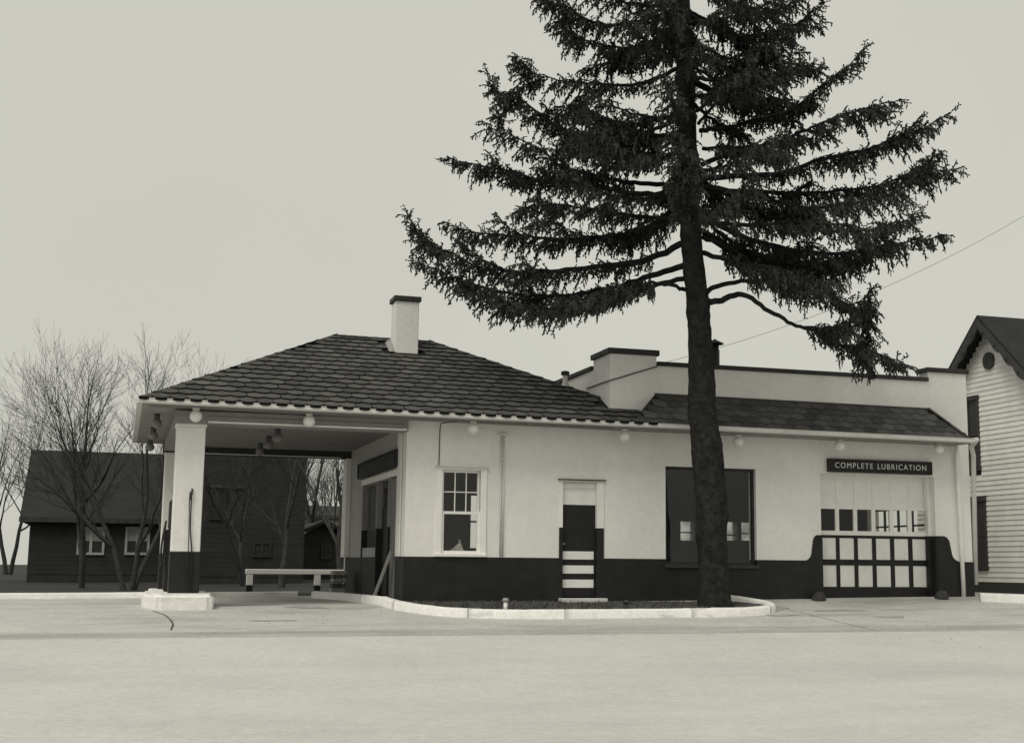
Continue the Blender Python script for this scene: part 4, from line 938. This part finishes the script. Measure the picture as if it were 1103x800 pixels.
class Kites:
    def __init__(s): s.P = []
    def add(s, p, d, ln, w):                # a narrow needle-clad shoot: two crossed kites
        s.P.append((p.x, p.y, p.z, d.x, d.y, d.z, ln, w))
    def arrays(s):
        A = np.array(s.P); p = A[:, :3]; d = A[:, 3:6]; d = d/np.linalg.norm(d, axis=1, keepdims=True); ln = A[:, 6:7]; w = A[:, 7:8]
        rv = rng.normal(size=p.shape); a = np.cross(d, rv); a /= np.linalg.norm(a, axis=1, keepdims=True); b = np.cross(d, a)
        V = []
        for s_ in (a, b):
            V += [p, p+d*ln*0.62+s_*w, p+d*ln, p+d*ln*0.62-s_*w]
        V = np.stack(V, 1).reshape(-1, 3); n = len(p)*2
        return V, n
    def build(s, name, m, parent):
        V, n = s.arrays(); off = np.array(wloc(parent)); V = V-off
        me = bpy.data.meshes.new(name); me.vertices.add(len(V)); me.vertices.foreach_set('co', V.astype(np.float32).ravel())
        me.loops.add(n*4); me.loops.foreach_set('vertex_index', np.arange(n*4, dtype=np.int32)); me.polygons.add(n)
        me.polygons.foreach_set('loop_start', np.arange(0, n*4, 4, dtype=np.int32)); me.polygons.foreach_set('loop_total', np.full(n, 4, np.int32))
        me.materials.append(MATS[m]); me.update(calc_edges=True); me.validate()
        o = bpy.data.objects.new(name, me); col.objects.link(o); o.parent = parent; return tag(o, kind='stuff')
U3 = random.uniform
def bough(pts, r0, dens=1.0, fol0=0.18, width=1.0, hang=1.0):
    """one bough: limb tube, side branchlets, hanging shoots. pts: polyline from trunk to tip"""
    pts = catmull([Vector(p) for p in pts], 6); n = len(pts); Ls = [0]
    for a, b in zip(pts, pts[1:]): Ls.append(Ls[-1]+(b-a).length)
    L_ = Ls[-1]; rad = [max(0.008, r0*(1-0.88*l/L_)) for l in Ls]
    pts = [p+Vector((U3(-.02, .02), U3(-.02, .02), U3(-.02, .02))) if 0 < i < n-1 else p for i, p in enumerate(pts)]
    limb = MB().tube(pts, rad, 6, caps=False); K = Kites()
    def pos(l):
        for i in range(n-1):
            if Ls[i+1] >= l: t = (l-Ls[i])/max(1e-6, Ls[i+1]-Ls[i]); return pts[i].lerp(pts[i+1], t), (pts[i+1]-pts[i]).normalized()
        return pts[-1], (pts[-1]-pts[-2]).normalized()
    def shoots(p, d, ln, side):
        m = max(2, int(ln/0.055)); q = p.copy(); dd = d.copy(); step = ln/m
        for k in range(m):
            dd = (dd+Vector((U3(-.12, .12), U3(-.12, .12), -0.10*hang+U3(-.08, .08)))).normalized(); q2 = q+dd*step
            K.add(q, q2-q, step*1.5, U3(.013, .022))
            for j in range(2):
                s_ = Vector((U3(-1, 1), U3(-1, 1), U3(-1.0*hang, 0.45))).normalized(); K.add(q2, (dd*.7+s_).normalized(), U3(.04, .10), U3(.011, .019))
            if random.random() < .30*hang: K.add(q2, Vector((U3(-.3, .3), U3(-.3, .3), -1)), U3(.07, .19), U3(.012, .020))
            q = q2
    l = L_*fol0
    while l < L_:
        p, d = pos(l); t = l/L_; hz = d.cross(Vector((0, 0, 1))).normalized()
        # side branchlets spread flat on both sides and droop
        for s_ in (-1, 1):
            if random.random() > 0.93*dens: continue
            ln = width*(0.16+0.52*math.sin(math.pi*min(1, 0.20+0.80*(1-t)))*U3(.5, 1.15))*(1.0 if t < .9 else .6)
            dr_ = (d*U3(.5, 1.0)+hz*s_*U3(.35, 1.1)+Vector((0, 0, U3(-.55, .18)))).normalized(); shoots(p, dr_, ln, s_)
        for _ in range(2):
            if random.random() < .75*dens: shoots(p, (Vector((U3(-.5, .5), U3(-.5, .5), -U3(.5, 1)))+d*.4).normalized(), U3(.10, .30)*hang*width, 0)
        if random.random() < .60*dens: shoots(p, (Vector((U3(-.5, .5), U3(-.5, .5), U3(.3, .9)))+d*.7).normalized(), U3(.07, .2), 0)
        l += 0.085
    shoots(pts[-1], (pts[-1]-pts[-2]).normalized(), .18, 0)
    o = limb.build('branch', 'bark', SP); K.build('needle_sprays', 'needle', o)
    return len(K.P)
TR = [  # traced boughs: pixels from trunk to tip, depth offset of the tip, radius, foliage start, width
 ([(729, 74), (686, 93), (639, 91), (607, 87), (580, 77), (557, 68)], -1.2, .045, .15, .9),
 ([(722, 171), (686, 168), (639, 156), (595, 134), (560, 109), (540, 96), (526, 80)], 0.6, .06, .15, 1.0),
 ([(725, 200), (680, 196), (640, 190), (607, 183), (586, 168), (560, 149), (546, 138), (536, 122)], -1.5, .05, .2, .8),
 ([(728, 205), (690, 206), (639, 199), (582, 193), (551, 187), (514, 177), (481, 171)], 0.9, .06, .15, .8),
 ([(730, 236), (686, 232), (639, 222), (589, 220), (557, 227)], -1.8, .045, .15, .9),
 ([(732, 234), (700, 246), (670, 254), (607, 256), (545, 256), (510, 249), (482, 240)], 0.4, .06, .12, 1.0),
 ([(736, 262), (690, 278), (620, 288), (570, 294), (520, 291), (489, 277), (457, 256), (439, 231)], -0.8, .065, .12, 1.0),
 ([(738, 285), (700, 296), (650, 310), (600, 318), (540, 316), (500, 303), (470, 290), (448, 282)], 0.7, .06, .12, 1.0),
 ([(738, 300), (700, 312), (650, 322), (600, 328), (560, 328), (525, 322), (502, 314)], -1.4, .05, .15, .9),
 ([(738, 312), (715, 308), (690, 306), (655, 312), (625, 322), (605, 333)], -2.0, .04, .3, .8),
 ([(735, 120), (700, 128), (660, 128), (630, 120), (600, 118)], 1.6, .045, .2, .9),
 ([(733, 150), (690, 142), (650, 142), (615, 150)], -1.6, .045, .2, .9),
 ([(728, 60), (700, 66), (675, 62), (655, 52)], 1.0, .04, .2, .7),
 ([(735, 30), (700, 42), (670, 52), (640, 46), (600, 30)], -.6, .045, .15, .9),
 ([(735, 8), (690, 22), (650, 24), (600, 8), (570, -12)], .6, .05, .15, .9),
 ([(754, 141), (784, 134), (834, 124), (861, 110), (888, 90), (915, 67), (931, 53)], 0.9, .05, .15, .75),
 ([(750, 120), (784, 97), (817, 84), (848, 74), (878, 70)], -1.1, .04, .2, .65),
 ([(752, 134), (777, 107), (800, 82), (811, 70), (826, 53)], 1.3, .035, .35, .55),
 ([(755, 178), (801, 161), (834, 151), (868, 137), (901, 124), (935, 115), (968, 108)], -0.7, .05, .15, .9),
 ([(757, 191), (834, 184), (888, 174), (928, 164), (962, 151), (995, 134), (1024, 121)], 0.5, .06, .15, .95),
 ([(757, 201), (817, 214), (870, 220), (918, 216), (962, 204), (995, 190), (1027, 183)], -0.6, .06, .12, 1.05),
 ([(757, 206), (817, 208), (880, 206), (940, 200), (985, 186), (1012, 166)], 1.2, .05, .2, .8),
 ([(757, 231), (800, 252), (851, 269), (901, 274), (935, 266), (978, 260), (1015, 254)], 0.7, .06, .15, .95),
 ([(757, 240), (800, 240), (850, 238), (900, 244), (940, 246), (968, 240)], -1.5, .05, .15, .9),
 ([(757, 255), (800, 268), (850, 284), (890, 290), (925, 282)], 1.5, .05, .15, 1.0),
 ([(757, 272), (800, 282), (840, 290), (880, 300), (905, 304)], -1.6, .05, .15, 1.0),
 ([(760, 316), (782, 304), (825, 301), (862, 307), (887, 316), (917, 324), (939, 312)], 0.5, .05, .25, .85),
 ([(760, 324), (776, 320), (797, 320), (825, 335), (856, 350), (880, 360), (905, 369), (930, 374), (952, 384), (979, 394)], -0.6, .062, .52, .8),
 ([(887, 318), (915, 328), (932, 340), (936, 360), (930, 380), (938, 400)], .1, .025, .1, .9),
 ([(862, 352), (890, 352), (915, 342), (935, 325)], -.3, .025, .1, .8),
 ([(742, 45), (780, 62), (800, 66), (825, 58), (850, 40)], -1.0, .04, .2, .7),
 ([(740, 15), (780, 38), (820, 40), (860, 22), (885, 2)], .8, .045, .2, .8),
 ([(740, -20), (790, 8), (830, 12), (870, -6)], -.8, .045, .2, .8),
 ([(757, 160), (790, 156), (820, 160), (850, 166)], -1.9, .04, .15, .9),
 ([(757, 222), (800, 224), (845, 230), (880, 236)], 1.9, .04, .15, 1.0),
]
nk = 0
for px, dl, r, f0, wd in TR:
    pts = []; Ln = len(px)-1
    for i, (x, y) in enumerate(px):
        t = i/Ln; pts.append(pix_on(x, y, dl*t))
    pts = [p if i == 0 or i == Ln else p+Vector((U3(-.05, .05), U3(-.1, .1), U3(-.07, .05))) for i, p in enumerate(pts)]
    nk += bough(pts, r, .92, f0, wd*.9)
    tot = (pts[-1]-pts[0]).length
    for q in range(max(2, int(tot*1.15))):           # forking side boughs
        t = U3(max(.22, f0), .88); i = min(Ln-1, int(t*Ln)); p = pts[i].lerp(pts[i+1], t*Ln-i); d = (pts[i+1]-pts[i]).normalized()
        sd3 = Vector((d.y, -d.x, 0)).normalized()*random.choice((-1, 1)); ln = U3(.45, 1.15)*(1.15-.6*t)
        dd = (d*U3(.5, 1.0)+sd3*U3(.3, .9)+Vector((0, 0, U3(-.42, .30)))).normalized()
        nk += bough([p, p+dd*ln*.5+Vector((0, 0, -.05)), p+dd*ln+Vector((0, 0, U3(-.16, .10)))], .018, .9, .12, .62)
# boughs toward and away from the street, whorl after whorl
z = 5.85; k = 0
while z < 20.2:
    c_ = trunk_at(z); fr_ = max(0, (z-5.8)/14.6); R_ = max(0.35, 4.3*(1-fr_)**0.85)
    if z < 11.8:
        for s_ in (-1, 1):
            if z < (7.0 if s_ < 0 else 6.7): continue
            for q in range(2 if (k % 2 or s_ < 0) else 1):
                a = math.radians(U3(-62, 62)); dirv = (VD*s_*math.cos(a)+LAT*math.sin(a)); R2_ = R_*U3(.62, .95)
                drop = U3(.16, .32)*(0.9 if z < 9 else .6)
                pts = [c_+dirv*0.18, c_+dirv*R2_*.35+Vector((0, 0, -drop*R2_*.45)), c_+dirv*R2_*.7+Vector((0, 0, -drop*R2_*.55)), c_+dirv*R2_+Vector((0, 0, -drop*R2_*.25))]
                nk += bough(pts, .045, .8, .2, .85)
        z += 0.36
    else:
        for q in range(4):
            a = k*2.4+q*1.57+U3(-.3, .3); dirv = Vector((math.cos(a), math.sin(a), 0)); R2_ = R_*U3(.8, 1.1)
            pts = [c_+dirv*.1, c_+dirv*R2_*.4+Vector((0, 0, -.06*R2_)), c_+dirv*R2_*.75+Vector((0, 0, -.02*R2_)), c_+dirv*R2_+Vector((0, 0, .12*R2_))]
            nk += bough(pts, .035, .6, .15, .9)
        z += 0.62
    k += 1
print('shoots', nk, 'shingle spots', len(spots))
